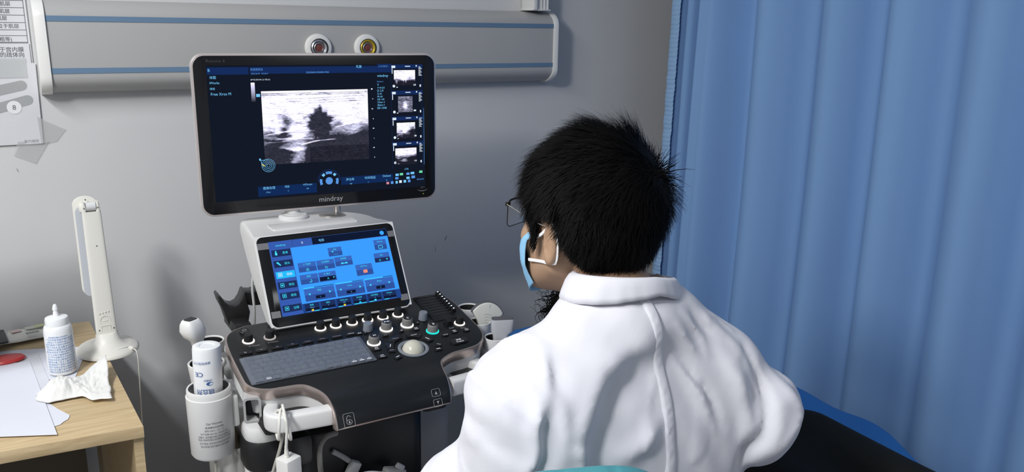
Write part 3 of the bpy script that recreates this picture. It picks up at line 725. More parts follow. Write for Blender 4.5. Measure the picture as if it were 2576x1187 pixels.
# trackball
TBc = CM @ Matrix.Translation((.107, -.160, 0))
tb = MB().lathe([(.0345, .0003), (.0345, .0022), (.031, .0034), (.0265, .0016), (.0262, -.002)], TBc, 64, cap=False).build('trackball', mat('trackball_ring', (.22, .24, .27), rough=.3), us)
MB().lathe([(.0255 * math.cos(a), .0255 * math.sin(a) - .006) for a in [math.radians(d) for d in range(0, 91, 6)]][:-1] + [(0, .0195)], TBc, 48).build('ball', mat('cream_ball', (.62, .60, .50), rough=.16, spec=.6), tb)
def arc(q, r0, r1, a0, a1, z0, z1, M, n=14):
    o = [(r1 * math.cos(a0 + (a1 - a0) * k / n), r1 * math.sin(a0 + (a1 - a0) * k / n)) for k in range(n + 1)] + [(r0 * math.cos(a1 - (a1 - a0) * k / n), r0 * math.sin(a1 - (a1 - a0) * k / n)) for k in range(n + 1)]
    q.prism(o, z0, z1, M, bev=.0009); return q
Rr = math.radians
for a0, a1, r0, r1, t in ((98, 132, .046, .062, 'Update'), (48, 82, .046, .062, 'Cursor'), (138, 166, .044, .058, ''), (14, 42, .044, .058, '')):
    o = arc(MB(), r0, r1, Rr(a0), Rr(a1), .0002, .0042, TBc).build('trackball_key', M_btn, us)
    am = Rr((a0 + a1) / 2); rm = (r0 + r1) / 2
    if t: MB().text(t, rm * math.cos(am), rm * math.sin(am) - .002, .0052, .0045, TBc, 'CENTER').build('legend', E_txt if t == 'Cursor' else E_txtd, o)
    else: MB().box((rm * math.cos(am), rm * math.sin(am), .0044), (.011, .0013, .0003), TBc, rot=(0, 0, am + math.pi / 2)).build('legend', E_txt, o)
for x, y, rot, w_ in ((.058, -.155, -.2, .017), (.0605, -.184, .35, .017), (.157, -.185, 0, .017), (.165, -.168, -.6, .014)):
    o = cbtn(x, y, w_, .010, rot); MB().box((0, .002, .0038), (.009, .0012, .0003), CM @ Matrix.Translation((x, y, 0)) @ Matrix.Rotation(rot, 4, 'Z')).build('legend', E_txt if y < -.18 else E_txtd, o)
for x, y, w_, h_, t, br, t2 in ((.030, -.136, .020, .012, '清除', 1, 'Clear'), (.030, -.168, .021, .012, '注释', 1, 'Zoom'), (.062, -.127, .012, .009, '', 0, None), (.070, -.089, .013, .009, 'Cine', 0, None), (.112, -.083, .012, .009, 'PD', 1, None),
        (.147, -.086, .016, .011, '双幅', 1, 'Dual'), (.162, -.062, .010, .008, 'F', 1, None), (.199, -.134, .016, .009, 'iTouch', 1, None), (.226, -.127, .015, .011, '保存', 1, 'Save'), (.256, -.130, .015, .011, '打印', 1, 'Print'), (.032, -.064, .010, .006, 'R', 0, None), (.0185, -.062, .014, .007, '报告', 1, None)):
    cbtn(x, y, w_, h_, 0, t, .0042, br, t2=t2)
cbtn(.216, -.170, .042, .020, .05, '冻结', .0068, True, ht=.0048, r=.008, t2='Freeze')
o = cbtn(.232, -.084, .020, .020, 0, ht=.004); MB().prism(rrect(-.007, -.008, .007, .008, .002), .004, .0135, CM @ Matrix.Translation((.231, -.083, 0)) @ Matrix.Rotation(.3, 4, 'X'), bev=.0015).build('rocker', M_knob, o)
# TGC sliders
sp = MB().prism(rrect(.203, -.068, .277, .058, .006), .0001, .0016, bev=.0006).build('slider_panel', M_conb, us, CM)
for k in range(8):
    y = .050 - .0127 * k
    MB().box((.236, y, .0017), (.054, .0028, .0012), CM).build('slider_slot', M_dark, sp)
    A = CM @ Matrix.Translation((.2675, y, 0)); s_ = MB().prism(rrect(-.0065, -.0036, .0065, .0036, .002, 3), .0016, .0105, A, bev=.0012).build('slider_knob', M_knob, sp)
    MB().lathe([(0, .0114), (.0016, .0112), (.0018, .0104)], A @ Matrix.Translation((.0, 0, 0)), 12, cap=False).build('slider_lamp', emis('slider_led', (.75, .88, 1), 1.8), sp)
# handles
def handle(s_):
    X = lambda x: .616 + s_ * (x - .616) * 1.0
    pts = [(X(.496), 1.455, .802), (X(.462), 1.459, .801), (X(.42), 1.468, .799), (X(.390), 1.477, .797), (X(.376), 1.487, .796), (X(.371), 1.506, .794), (X(.380), 1.540, .790), (X(.395), 1.58, .786)]
    P = catmull(pts, 6); rings = []
    for i, p in enumerate(P):
        t = (P[min(i + 1, len(P) - 1)] - P[max(i - 1, 0)]).normalized(); side = t.cross(Vector((0, 0, 1))).normalized(); up = Vector((0, 0, 1))
        ring = []
        for kk in range(20):
            a = 2 * math.pi * kk / 20; c, sn = math.cos(a), math.sin(a); ring.append(p + side * (.0150 * math.copysign(abs(c) ** .38, c)) + up * (.0185 * math.copysign(abs(sn) ** .38, sn)))
        rings.append(ring)
    MB().loft(rings).build('handle', M_white, us, ang=60)
handle(1); handle(-1)
q = MB(); so_ = rrect(-.017, -.027, .017, .027, .007, 4); si_ = rrect(-.0125, -.0225, .0125, .0225, .005, 4); SA = frame((.3445, 1.545, .803), (.97, -.22, 0), (0, 0, 1))
q.loft([[SA @ Vector((x, y, z)) for x, y in o_] for o_, z in ((so_, -.06), (so_, 0), (si_, 0), (si_, -.05))], cap=False); q.build('handle_socket', M_whiteg, us)
MB().box((0, 0, -.035), (.024, .042, .02), SA, bev=.002).build('socket_liner', M_dark, us)
MB().box((.887, 1.615, .80), (.034, .05, .052), bev=.006).build('handle_socket', M_whiteg, us)
for x in (.44, .795): MB().box((x, 1.55, .775), (.17, .10, .03), bev=.01).build('handle_bracket', M_blk, us)
# lower body
q = MB(); q.prism(rrect(.455, 1.58, .735, 2.10, .03), .12, .700, bev=.008); q.build('lower_cabinet', M_blk, us)
MB().prism(rrect(.345, 1.60, .455, 2.12, .04), .690, .728, bev=.008).build('fairing_cap', M_white, us); MB().prism(rrect(.345, 1.60, .455, 2.12, .04), .10, .632, bev=.01).build('side_fairing', M_white, us)
MB().prism(rrect(.338, 1.592, .462, 2.10, .045), .628, .700, bev=.014).build('side_bumper', M_blk, us)
q = MB(); q.prism(rrect(.735, 1.68, .86, 2.12, .04), .10, .70, bev=.01); q.build('side_fairing', M_whiteg, us)
q = MB(); q.loft([[(x, y, z) for x, y in ((.47, y0), (.78, y0), (.78, 2.05), (.47, 2.05))] for y0, z in ((1.50, .790), (1.50, .762), (1.56, .728))]); q.build('lift_arm_cover', M_whiteg, us)
MB().box((.735, 1.55, .735), (.060, .06, .035), bev=.01).build('latch', M_blk, us)
MB().prism(rrect(.32, 1.60, .90, 2.16, .08), .06, .12, bev=.015).build('base', M_white, us)
for x in (.38, .84):
    for y in (1.66, 2.10):
        c = MB().cyl((x - .02, y, .045), (x + .02, y, .045), .045, seg=32, bev=.006).build('caster_wheel', M_dark, us); MB().cyl((x, y, .045), (x, y, .10), .01).build('caster_stem', M_chrome, c)
MB().box((.61, 1.86, .80), (.16, .22, .10), bev=.02).build('neck', M_whiteg, us)

# gel warmer, holders
def cup(cx, cy, zt, r, h, inner, name='probe_holder', open_=False, mm=None):
    T = Matrix.Translation((cx, cy, zt))
    o = MB().lathe([(r * .72, -h), (r * .80, -h + .004), (r, -.004), (r, -.001), (r - .0015, 0), (r - .004, -.001), (r - .0045, -.006), (r * .70, -h + .012), (0, -h + .010)], T, 40).build(name, mm or M_white, us)
    MB().lathe([(r - .0046, -.003), (r * .69, -h + .013), (0, -h + .013)], T, 36, cap=False).build('holder_liner', inner, o); return o
M_liner = mat('black_rubber_liner', (.012, .012, .013), rough=.45)
cup(.330, 1.845, .852, .030, .075, M_liner); cup(.303, 1.765, .834, .038, .08, M_liner)
cup(.958, 1.785, .845, .0285, .07, M_liner); cup(.934, 1.685, .842, .030, .075, M_liner); cup(.917, 1.575, .842, .0275, .085, M_liner)
q = MB(); q.box((.345, 1.79, .815), (.025, .16, .022), bev=.006); q.box((.900, 1.70, .805), (.030, .26, .022), bev=.008); q.build('holder_rail', M_whiteg, us)
wm = thing('gel_warmer', 'white round gel warmer cup with a printed label at the left of the console', 'gel warmer', (.288, 1.675, .665)); 
T = Matrix.Translation((.288, 1.675, .816))
MB().lathe([(.030, -.152), (.041, -.150), (.0445, -.144), (.0462, -.020), (.0462, -.0165), (.0440, -.0160), (.0440, -.003), (.0425, 0), (.0400, -.001), (.0395, -.004), (.0300, -.012), (.0300, -.10), (0, -.10)], T, 64).build('cup_body', M_white, wm, ang=40)
MB().lathe([(.0397, -.0028), (.0302, -.0075), (.0298, -.09)], T, 48, cap=False).build('cup_liner', M_liner, wm)
MB().box((.335, 1.672, .757), (.014, .040, .07), bev=.005).build('mount', M_white, wm)
q = MB(); a0 = math.atan2(-1.675, -.288) + .12
for t, z, s_ in (('Gel Warmer', .750, .0058), ('医用耦合剂加热器', .742, .0042), ('型号 GW-1  12V 1.5A', .735, .0040), ('生产日期 2021.06  序列号 0012', .728, .0040), ('注册人 深圳医疗电子股份有限公司', .721, .0042), ('地址 深圳市南山区高新技术产业园', .715, .0042), ('生产地址 深圳市光明区南环大道', .707, .0042), ('执行标准 医疗器械注册证编号', .700, .0042)):
    text_on_cyl(q, t, .288, 1.675, .0459, z, s_ * 1.15, a0, sx=.95)
q.build('label_print', mat('dark_grey_print', (.14, .14, .15)), wm)
b2 = thing('gel_bottle', 'white gel bottle standing upside down in the gel warmer', 'bottle', (.286, 1.676, .745))
T = Matrix.Translation((.286, 1.676, .745)) @ Matrix.Rotation(.03, 4, 'Y')
MB().lathe([(0, 0), (.012, .002), (.020, .010), (.0272, .022), (.0284, .030), (.0284, .155), (.0270, .1605), (.0235, .1622), (.0150, .1610), (.0135, .1595), (0, .1600)], T, 48).build('body', M_bot, b2)
q = MB(); a0 = math.atan2(-1.676, -.286) + .05
q2 = lambda t, z, s_, da=0., sx=1.: text_on_cyl(q, t, .287, 1.676, .02865, z, s_, a0 + da, flip=True, sx=sx)
q2('山东医疗器械有限公司', .880, .0062, .05); q2('CE', .858, .0135, -.62, 1.1); q2('超声耦合', .842, .0052, .05); q2('声耦合剂', .8195, .0125, -.02)
V, F = [], []
for zz_, hh in ((.8195, .0008), (.8045, .0008)):
    n = 24
    for k in range(n + 1):
        a = a0 - .55 + 1.5 * k / n; b_ = len(V); V += [(.287 + .0286 * math.cos(a), 1.676 + .0286 * math.sin(a), zz_), (.287 + .0286 * math.cos(a), 1.676 + .0286 * math.sin(a), zz_ + hh)]
        if k: F.append((b_ - 2, b_, b_ + 1, b_ - 1))
q.raw(V, F)
V = [(.287 + .0287 * math.cos(a0 + .10 + .24 * math.cos(t)), 1.676 + .0287 * math.sin(a0 + .10 + .24 * math.cos(t)), .8325 + .0040 * math.sin(t)) for t in [2 * math.pi * k / 24 for k in range(24)]]
q.raw(V, [tuple(range(24))]); q.build('label_print', mat('deep_blue_print', srgb(62, 100, 165), rough=.5), b2)
# probes
pr1 = thing('ultrasound_probe', 'white probe with a square dark window in the left holder behind the gel warmer', 'ultrasound probe', (.279, 1.77, .79), 'ultrasound probes in holders')
A = frame((.279, 1.765, .0), (1, 0, 0), (0, 1, 0))
def sq(cx, cy, z, wx, wy, e=.5, n=24, rot=.0):
    o = []
    for k in range(n):
        a = 2 * math.pi * k / n; c, s_ = math.cos(a), math.sin(a); x = wx * math.copysign(abs(c) ** e, c); y = wy * math.copysign(abs(s_) ** e, s_)
        o.append((cx + x * math.cos(rot) - y * math.sin(rot), cy + x * math.sin(rot) + y * math.cos(rot), z))
    return o
q = MB(); q.loft([sq(.292, 1.757, .80, .011, .012, .9), sq(.290, 1.757, .870, .0125, .014, .8), sq(.286, 1.756, .888, .013, .015, .7), sq(.282, 1.754, .900, .020, .020, .7, rot=.6), sq(.279, 1.752, .915, .0235, .022, .6, rot=.6), sq(.277, 1.751, .930, .021, .019, .6, rot=.6), sq(.276, 1.751, .9385, .0165, .014, .55, rot=.6), sq(.276, 1.751, .940, .0145, .012, .55, rot=.6)]); q.build('probe_body', M_white, pr1, ang=70)
q = MB(); q.loft([sq(.276, 1.751, .9395, .0120, .0100, .4, rot=.6), sq(.276, 1.751, .9412, .0115, .0095, .4, rot=.6)]); q.build('probe_window', M_dark, pr1)
pr2 = thing('ultrasound_probe', 'cream curved fan shaped convex probe in the middle right holder', 'ultrasound probe', (.925, 1.685, .79), 'ultrasound probes in holders')
A = frame((.952, 1.684, .836), (.94, -.28, -.16), (.18, .10, .97))
fo = []
for k in range(21): a = math.radians(32 + 116 * k / 20); fo.append((.047 * math.cos(a), -.004 + .055 * math.sin(a)))
fan = [(-.0155, -.045), (.0155, -.045), (.0175, -.01), (.024, .004)] + fo[:] + [(-.024, .004), (-.0175, -.01)]
q = MB(); b = MB(); b.prism(fan, -.011, .011, bev=.0045, seg=3); q._merge(b.bm, A); q.build('probe_body', mat('cream_probe', (.62, .63, .59), rough=.4), pr2, ang=50)
q = MB(); lo = [(x * 1.03, y + .0015) for x, y in fo] + [(x * .98, y - .004) for x, y in fo[::-1]]
MB().prism(lo, -.0085, .0085, A, bev=.002).build('probe_lens', M_lens, pr2)
q = MB(); q.box((.002, .042, .0113), (.0008, .009, .0004), A)
for k in range(5): q.tube([(-.010 + .0015 * k, .020 - .007 * k, .0112), (0, .022 - .007 * k, .0114), (.009, .019 - .007 * k, .0112)], .0005, 5, A)
q.build('probe_marks', M_inkg, pr2)
pr3 = thing('ultrasound_probe', 'light grey flat linear probe in the front right holder beside the white coat', 'ultrasound probe', (.917, 1.575, .77), 'ultrasound probes in holders')
A = frame((.924, 1.570, .0), (.93, -.37, 0), (.37, .93, 0))
def ls(z, wx, wy, dx=0, e=.45): return [(x + dx, y, z) for x, y, _ in sq(0, 0, 0, wx, wy, e)]
q = MB(); q.loft([ls(.78, .013, .010, e=.8), ls(.818, .0150, .0105, .0), ls(.836, .0165, .0115, .002), ls(.850, .0195, .0120, .003), ls(.856, .0260, .0120, .006), ls(.882, .0270, .0125, .007), ls(.886, .0262, .0115, .007)], A); q.build('probe_body', mat('light_grey_probe', (.48, .49, .52), rough=.35), pr3, ang=50)
q = MB(); q.loft([ls(.8855, .0255, .0100, .007, .3), ls(.8885, .0250, .0095, .007, .3)], A); q.build('probe_lens', M_lens, pr3)
MB().text('L14-5', .004, .870, .0045, .0, frame(A @ Vector((0, -.0127, 0)), (.93, -.37, 0), (0, 0, 1))).build('probe_legend', M_panw, pr3)
# black cable hooks at the rear left
M_hook = mat('black_hook_plastic', (.014, .014, .015), rough=.32)
q = MB(); A = frame((0, 1.955, 0), (1, 0, 0), (0, 0, 1))
hk = [(.368, .923), (.372, .927), (.377, .920), (.384, .906), (.394, .897), (.404, .894), (.414, .898), (.423, .910), (.429, .925), (.433, .928), (.434, .900), (.440, .874), (.434, .846), (.392, .842), (.386, .860), (.380, .885), (.372, .905)]
hk2 = [(.434, .921), (.452, .918), (.468, .922), (.482, .930), (.482, .888), (.470, .884), (.450, .885), (.434, .890)]
q.prism(hk, -.020, .030, A, bev=.003); q.prism(hk2, -.030, .020, A, bev=.003); q.box((.41, 1.93, .85), (.04, .12, .03), bev=.006)
q.build('cable_hook', M_hook, us)
tag(MB().tube([(.470, 1.93, .975), (.455, 1.935, .962), (.448, 1.925, .930), (.447, 1.915, .88), (.446, 1.93, .80), (.44, 1.95, .6), (.43, 1.98, .3)], .0032, 10).build('probe_cable', M_whiteg), 'grey probe cable running down over the black hook behind the console', 'cable')

# ---- touch screen and its housing
TCc = Vector((.6119, 1.7967, .9858)); TM = frame(TCc, (1, 0, 0), (0, .515, .857))
th = MB(); ro = rrect(-.172, -.113, .166, .105, .017, 8); th.prism(ro, -.012, .003, bev=.003); hous = th.build('touch_housing', M_white, us, TM)
def hsec(z, yb, xl, xr, cr, dz=0, n=8):
    yf = TCc.y + (z - TCc.z) * .515 / .857 - .004
    pts = [(xl, yf), (.606 + (.7775 - .606), yf)] if False else []
    o = [(.4405, yf, z), (.7775, yf, z)]
    for k in range(n + 1): a = math.radians(90 * k / n); o.append((xr - cr + cr * math.cos(a), yb - cr + cr * math.sin(a), z))
    for k in range(n + 1): a = math.radians(90 + 90 * k / n); o.append((xl + .02 + .02 * math.cos(a), yb - .02 + .02 * math.sin(a), z))
    return o
q = MB(); q.loft([hsec(.895, 1.80, .4415, .775, .02), hsec(.93, 1.86, .4420, .775, .03), hsec(.975, 1.93, .444, .772, .06), hsec(1.02, 2.00, .448, .768, .10), hsec(1.05, 2.045, .4515, .765, .12), hsec(1.067, 2.05, .453, .764, .13), hsec(1.0735, 2.047, .456, .760, .13), hsec(1.0765, 2.040, .461, .752, .13)])
q.build('housing_shell', M_white, hous, ang=45)
q = MB(); q.prism(rrect(.495, 1.885, .705, 1.945, .006), 1.0755, 1.0788, bev=.001); q.build('housing_lid', M_white, hous)
q = MB(); q.box((.4424, 1.832, .985), (.0015, .004, .022), rot=(-.54, 0, 0), bev=.0005); q.build('housing_slot', M_dark, hous)
MB().prism(rrect(-.1685, -.1095, .1625, .1015, .0145, 8), .0025, .0040, bev=.0006).build('touch_bezel', M_blk2, us, TM)
q = MB(); M_btape = mat('clear_tape_strip', (.18, .18, .19), rough=.3)
for x0, x1, y0, y1 in ((-.1685, -.143, .072, .087), (.146, .1625, .066, .081), (-.1665, -.146, -.088, -.073), (.141, .1610, -.095, -.080)): q.quad(x0, y0, x1, y1, .0042)
q.build('tape_strips', M_btape, us, TM)
def screen_mat(name, stops):  # vertical gradient emission (displayed picture content)
    m = bpy.data.materials.new(name); return m
C_ = dict(bar=emis('ui_bar', srgb(22, 44, 92), 1), bar2=emis('ui_bar2', srgb(18, 42, 88), 1), cy=emis('ui_cyan', srgb(120, 200, 250), 1), bl=emis('ui_blue', srgb(90, 150, 225), 1), wh=emis('ui_white', srgb(225, 238, 250), 1), gr=emis('ui_green', srgb(110, 220, 170), 1), re=emis('ui_red', srgb(215, 140, 160), 1),
          bg=emis('ui_bg', srgb(19, 25, 38), 1), tbg=emis('touch_bg', srgb(60, 158, 255), 1), tside=emis('touch_side', srgb(56, 92, 176), 1), tdark=emis('touch_dark', srgb(30, 48, 92), 1), tbtn=emis('touch_button', srgb(58, 104, 190), 1), tbtn2=emis('touch_button_low', srgb(48, 84, 160), 1), tblk=emis('touch_black', srgb(16, 26, 50), 1),
          tcy=emis('touch_cyan', srgb(70, 225, 255), 1), tsel=emis('touch_selected', srgb(40, 190, 255), 1), tye=emis('touch_yellow', srgb(235, 215, 60), 1), tlo=emis('touch_lower', srgb(34, 70, 140), 1), tor=emis('touch_orange', srgb(255, 150, 110), 1))
ts = MB().quad(-.1435, -.0875, .1440, .0880, .0042).build('touch_display', C_['tside'], us, TM)
L = {k: MB() for k in C_}
def RQ(c, x0, y0, x1, y1, z): L[c].quad(x0, y0, x1, y1, z)
def SB(name, x0, y0, x1, y1, hi, lo=None, z=.0045):
    q_ = MB(); ym = (y0 + y1) / 2
    if lo: q_.quad(x0, ym, x1, y1, z); q_.quad(x0, y0, x1, ym, z, mi=1)
    else: q_.quad(x0, y0, x1, y1, z)
    q_.build(name, [C_[hi], C_[lo]] if lo else C_[hi], ts, TM)
Z1, Z2, Z3, Z4 = .00435, .0045, .00465, .0048
RQ('tbg', -.095, -.0655, .1435, .0690, Z1); RQ('tdark', -.089, .0700, .1435, .0875, Z1); RQ('tblk', -.042, .0705, .1435, .0870, Z2); RQ('tside', -.0885, .0700, -.0425, .0870, Z2); RQ('tlo', -.0955, -.0875, .1435, -.0662, Z1)
L['wh'].text('B', -.066, .0755, .0072, Z3, align='CENTER'); L['cy'].text('电影', -.020, .0755, .0072, Z3, align='CENTER')
L['tcy'].text('mindray', -.1165, .0755, .0072, Z3, align='CENTER')
pts = [(.0055 * math.cos(2 * math.pi * k / 24), .0055 * math.sin(2 * math.pi * k / 24)) for k in range(24)]
L['tbg'].raw([(.131 + x, .0782 + y, Z3) for x, y in pts], [tuple(range(24))]); L['tcy'].text('>>', .131, .0762, .0060, Z4, align='CENTER')
for k, (y, t) in enumerate(((.0600, '患者'), (.0345, '探头'), (.0085, '图像'), (-.0160, '预览'), (-.0410, '报告'), (-.0705, '注释'))):
    sel = k == 2; SB('menu_button', -.1395, y - .0085, -.0965, y + .0075, 'tsel' if sel else 'tdark', z=Z1)
    L['wh' if sel else 'tcy'].text(t, -.1025, y - .0028, .0066, Z3, align='RIGHT')
    ic = L['wh' if sel else 'tcy']
    if k == 0: ic.raw([(-.130 + .0018 * math.cos(a), y + .0038 + .0018 * math.sin(a), Z3) for a in [2 * math.pi * j / 12 for j in range(12)]], [tuple(range(12))]); ic.quad(-.1325, y - .005, -.1275, y + .0015, Z3)
    elif k == 1: ic.raw([(-.134, y + .003, Z3), (-.130, y + .005, Z3), (-.1235, y - .0035, Z3), (-.1255, y - .005, Z3)], [(3, 2, 1, 0)])
    else: 
        ic.quad(-.1345, y - .0045, -.1335, y + .0045, Z3); ic.quad(-.1265, y - .0045, -.1255, y + .0045, Z3); ic.quad(-.1345, y + .0035, -.1255, y + .0045, Z3); ic.quad(-.1345, y - .0045, -.1255, y - .0035, Z3); ic.quad(-.132, y - .0015, -.128, y + .0015, Z3)
def tb(x0, y0, x1, y1, t, ty=None, ts_=.0052, c='tcy'):
    SB('screen_button', x0, y0, x1, y1, 'tbtn', 'tbtn2')
    if t: L[c].text(t, (x0 + x1) / 2, y1 - .0065 if ty is None else ty, ts_, Z3, align='CENTER')
tb(-.010, .036, .023, .057, '患者', ts_=.0040); L['tcy'].raw([(-.0020, .0455, Z3), (.0025, .0455, Z3), (.0005, .0505, Z3)], [(0, 1, 2)]); L['tcy'].text('___', .0070, .0410, .0075, Z3, align='CENTER')
tb(-.0865, .0075, -.0450, .0300, '上下翻转', ts_=.0048); tb(-.0430, .0075, -.0010, .0300, '左右翻转', ts_=.0048); tb(.0010, .0100, .0430, .0320, '双屏图', ts_=.0050)
L['tcy'].text('图', -.066, .0095, .0072, Z3, align='CENTER'); L['tcy'].text('B]', -.022, .0095, .0072, Z3, align='CENTER')
for dx in (-.0045, .0045): L['tcy'].raw([(.0225 + dx + .0042 * math.cos(a), .0155 + .0035 * math.sin(a) - .001, Z3) for a in [math.pi * j / 10 for j in range(11)]], [tuple(range(11))])
tb(-.0875, -.0215, -.0460, .0010, '旋转', ts_=.0050); L['tcy'].tube([(-.065 + .0032 * math.cos(a), -.0150 + .0032 * math.sin(a), Z3) for a in [math.radians(d) for d in range(-150, 100, 25)]], .0007, 6, smooth=1)
tb(-.0440, -.0215, -.0030, .0010, 'IP 模式', ts_=.0050); RQ('tblk', -.0425, -.0195, -.0055, -.0100, Z3); L['tcy'].text('关', -.023, -.0170, .0052, Z4, align='CENTER'); L['tcy'].raw([(-.0115, -.0125, Z4), (-.0075, -.0125, Z4), (-.0095, -.0165, Z4)], [(2, 1, 0)])
tb(.0470, -.0200, .0880, .0070, 'HR Flow', ts_=.0050); RQ('tor', .0640, -.0145, .0740, -.0070, Z3); RQ('re', .066, -.0130, .0700, -.0085, Z4)
tb(.1050, .0370, .1360, .0620, 'iWorks', ts_=.0048); L['tcy'].tube([(x, y, Z3) for x, y in rrect(.1150, .0400, .1250, .0475, .001, 2)], .0006, 4, smooth=1, closed=True)
tb(.0980, .0060, .1370, .0290, 'BSC', ty=.0215, ts_=.0048); RQ('tdark', .0985, .0065, .1365, .0165, Z3); L['tcy'].text('开', .1110, .0085, .0058, Z4, align='CENTER'); L['tcy'].raw([(.1270, .0135, Z4), (.1315, .0135, Z4), (.1292, .0090, Z4)], [(2, 1, 0)])
for x0, x1, t, v, fr_ in ((-.0850, -.0140, '增益', '1', .35), (-.0100, .0580, 'iClear', '4', .6), (.0620, .1330, 'iBeam', '3', .65)):
    SB('screen_slider', x0, -.0620, x1, -.0330, 'tbtn', 'tbtn2'); RQ('tblk', x0, -.0315, x1, -.0303, Z3); RQ('tcy', x0, -.0315, x0 + (x1 - x0) * fr_, -.0300, Z4)
    xm = (x0 + x1) / 2; L['tcy'].text(t, xm, -.0405, .0050, Z3, align='CENTER'); RQ('tblk', xm - .011, -.0580, xm + .011, -.0510, Z3); L['cy'].text(v, xm, -.0565, .0050, Z4, align='CENTER')
    for s_ in (-1, 1): L['tcy'].raw([(xm + s_ * .0220, -.0490, Z3), (xm + s_ * .0220, -.0430, Z3), (xm + s_ * .0270, -.0460, Z3)], [(0, 1, 2) if s_ < 0 else (2, 1, 0)])
for k, (t, v, c) in enumerate((('图像', 'iClear', 'tye'), ('增益', '2', None), ('HDScope', 'Off', 'tye'), ('声功率', '100', 'tsel'), ('时间增益', '4', 'tcy'), ('Dehaze', '3', None))):
    x = -.0735 + .0378 * k; SB('soft_key', x - .0165, -.0865, x + .0165, -.0668, 'tdark'); RQ('tblk', x - .0155, -.0830, x + .0155, -.0780, Z3)
    L['tcy'].text(t, x, -.0725, .0046, Z4, align='CENTER'); L['cy'].text(v, x, -.0780, .0040, Z4, align='CENTER')
    RQ('tbtn', x - .0155, -.0862, x + .0155, -.0845, Z3); RQ('tcy', x - .0155 + (.02 if k == 0 else 0), -.0862, x + (.0155 if k in (0, 3) else -.004), -.0845, Z4)
    if c: RQ(c, x - .0025, -.0855, x + .0025, -.0810, Z4 + .0001)
for kk, b in L.items():
    if len(b.bm.verts): b.build('display_lettering', C_[kk], ts, TM)
    else: b.bm.free()

# ---- monitor
MC = Vector((.661, 1.99, 1.291)); MM = frame(MC, (.9978, -.066, 0), (0, 0, 1))
mo = rrect(-.2985, -.1945, .2985, .1855, .030, 10)
q = MB(); q.prism(mo, -.030, -.004, bev=.005, seg=3); mon = q.build('monitor_housing', M_white, us, MM, ang=50)
q = MB(); q.prism(off(mo, .0006), -.018, -.0015, bev=.002); q.build('monitor_rim', mat('pale_bronze_rim', (.62, .56, .55), rough=.3, metal=.5), mon, MM)
MB().prism(off(mo, -.0045), -.004, .0002, bev=.0010).build('monitor_glass', mat('monitor_glass_black', (.008, .008, .010), rough=.16, spec=.4), mon, MM)
MB().box((0, -.02, -.055), (.20, .16, .05), bev=.02).build('monitor_back', M_white, mon, MM)
q = MB(); q.cyl((.580, 2.018, 1.070), (.580, 2.030, 1.20), .019, seg=32); q.lathe([(.036, 0), (.036, .006), (.032, .010), (.020, .011), (.019, .012)], Matrix.Translation((.577, 2.000, 1.0755)), 48); q.build('monitor_post', M_white, us)
q = MB(); q.lathe([(.026, 0), (.026, .004), (.012, .006)], Matrix.Translation((.668, 1.975, 1.0765)) @ Matrix.Rotation(-.45, 4, 'Z') @ Matrix.Diagonal((1.25, .8, 1, 1)), 36); q.cyl((.690, 2.0, 1.07), (.690, 2.0, 1.16), .0095, seg=24); q.build('lock_pin', mat('satin_steel', (.48, .46, .44), rough=.3, metal=.9), us)
md = MB().quad(-.2660, -.1600, .2660, .1590, .0005).build('display', C_['bg'], us, MM)
L = {k: MB() for k in C_}
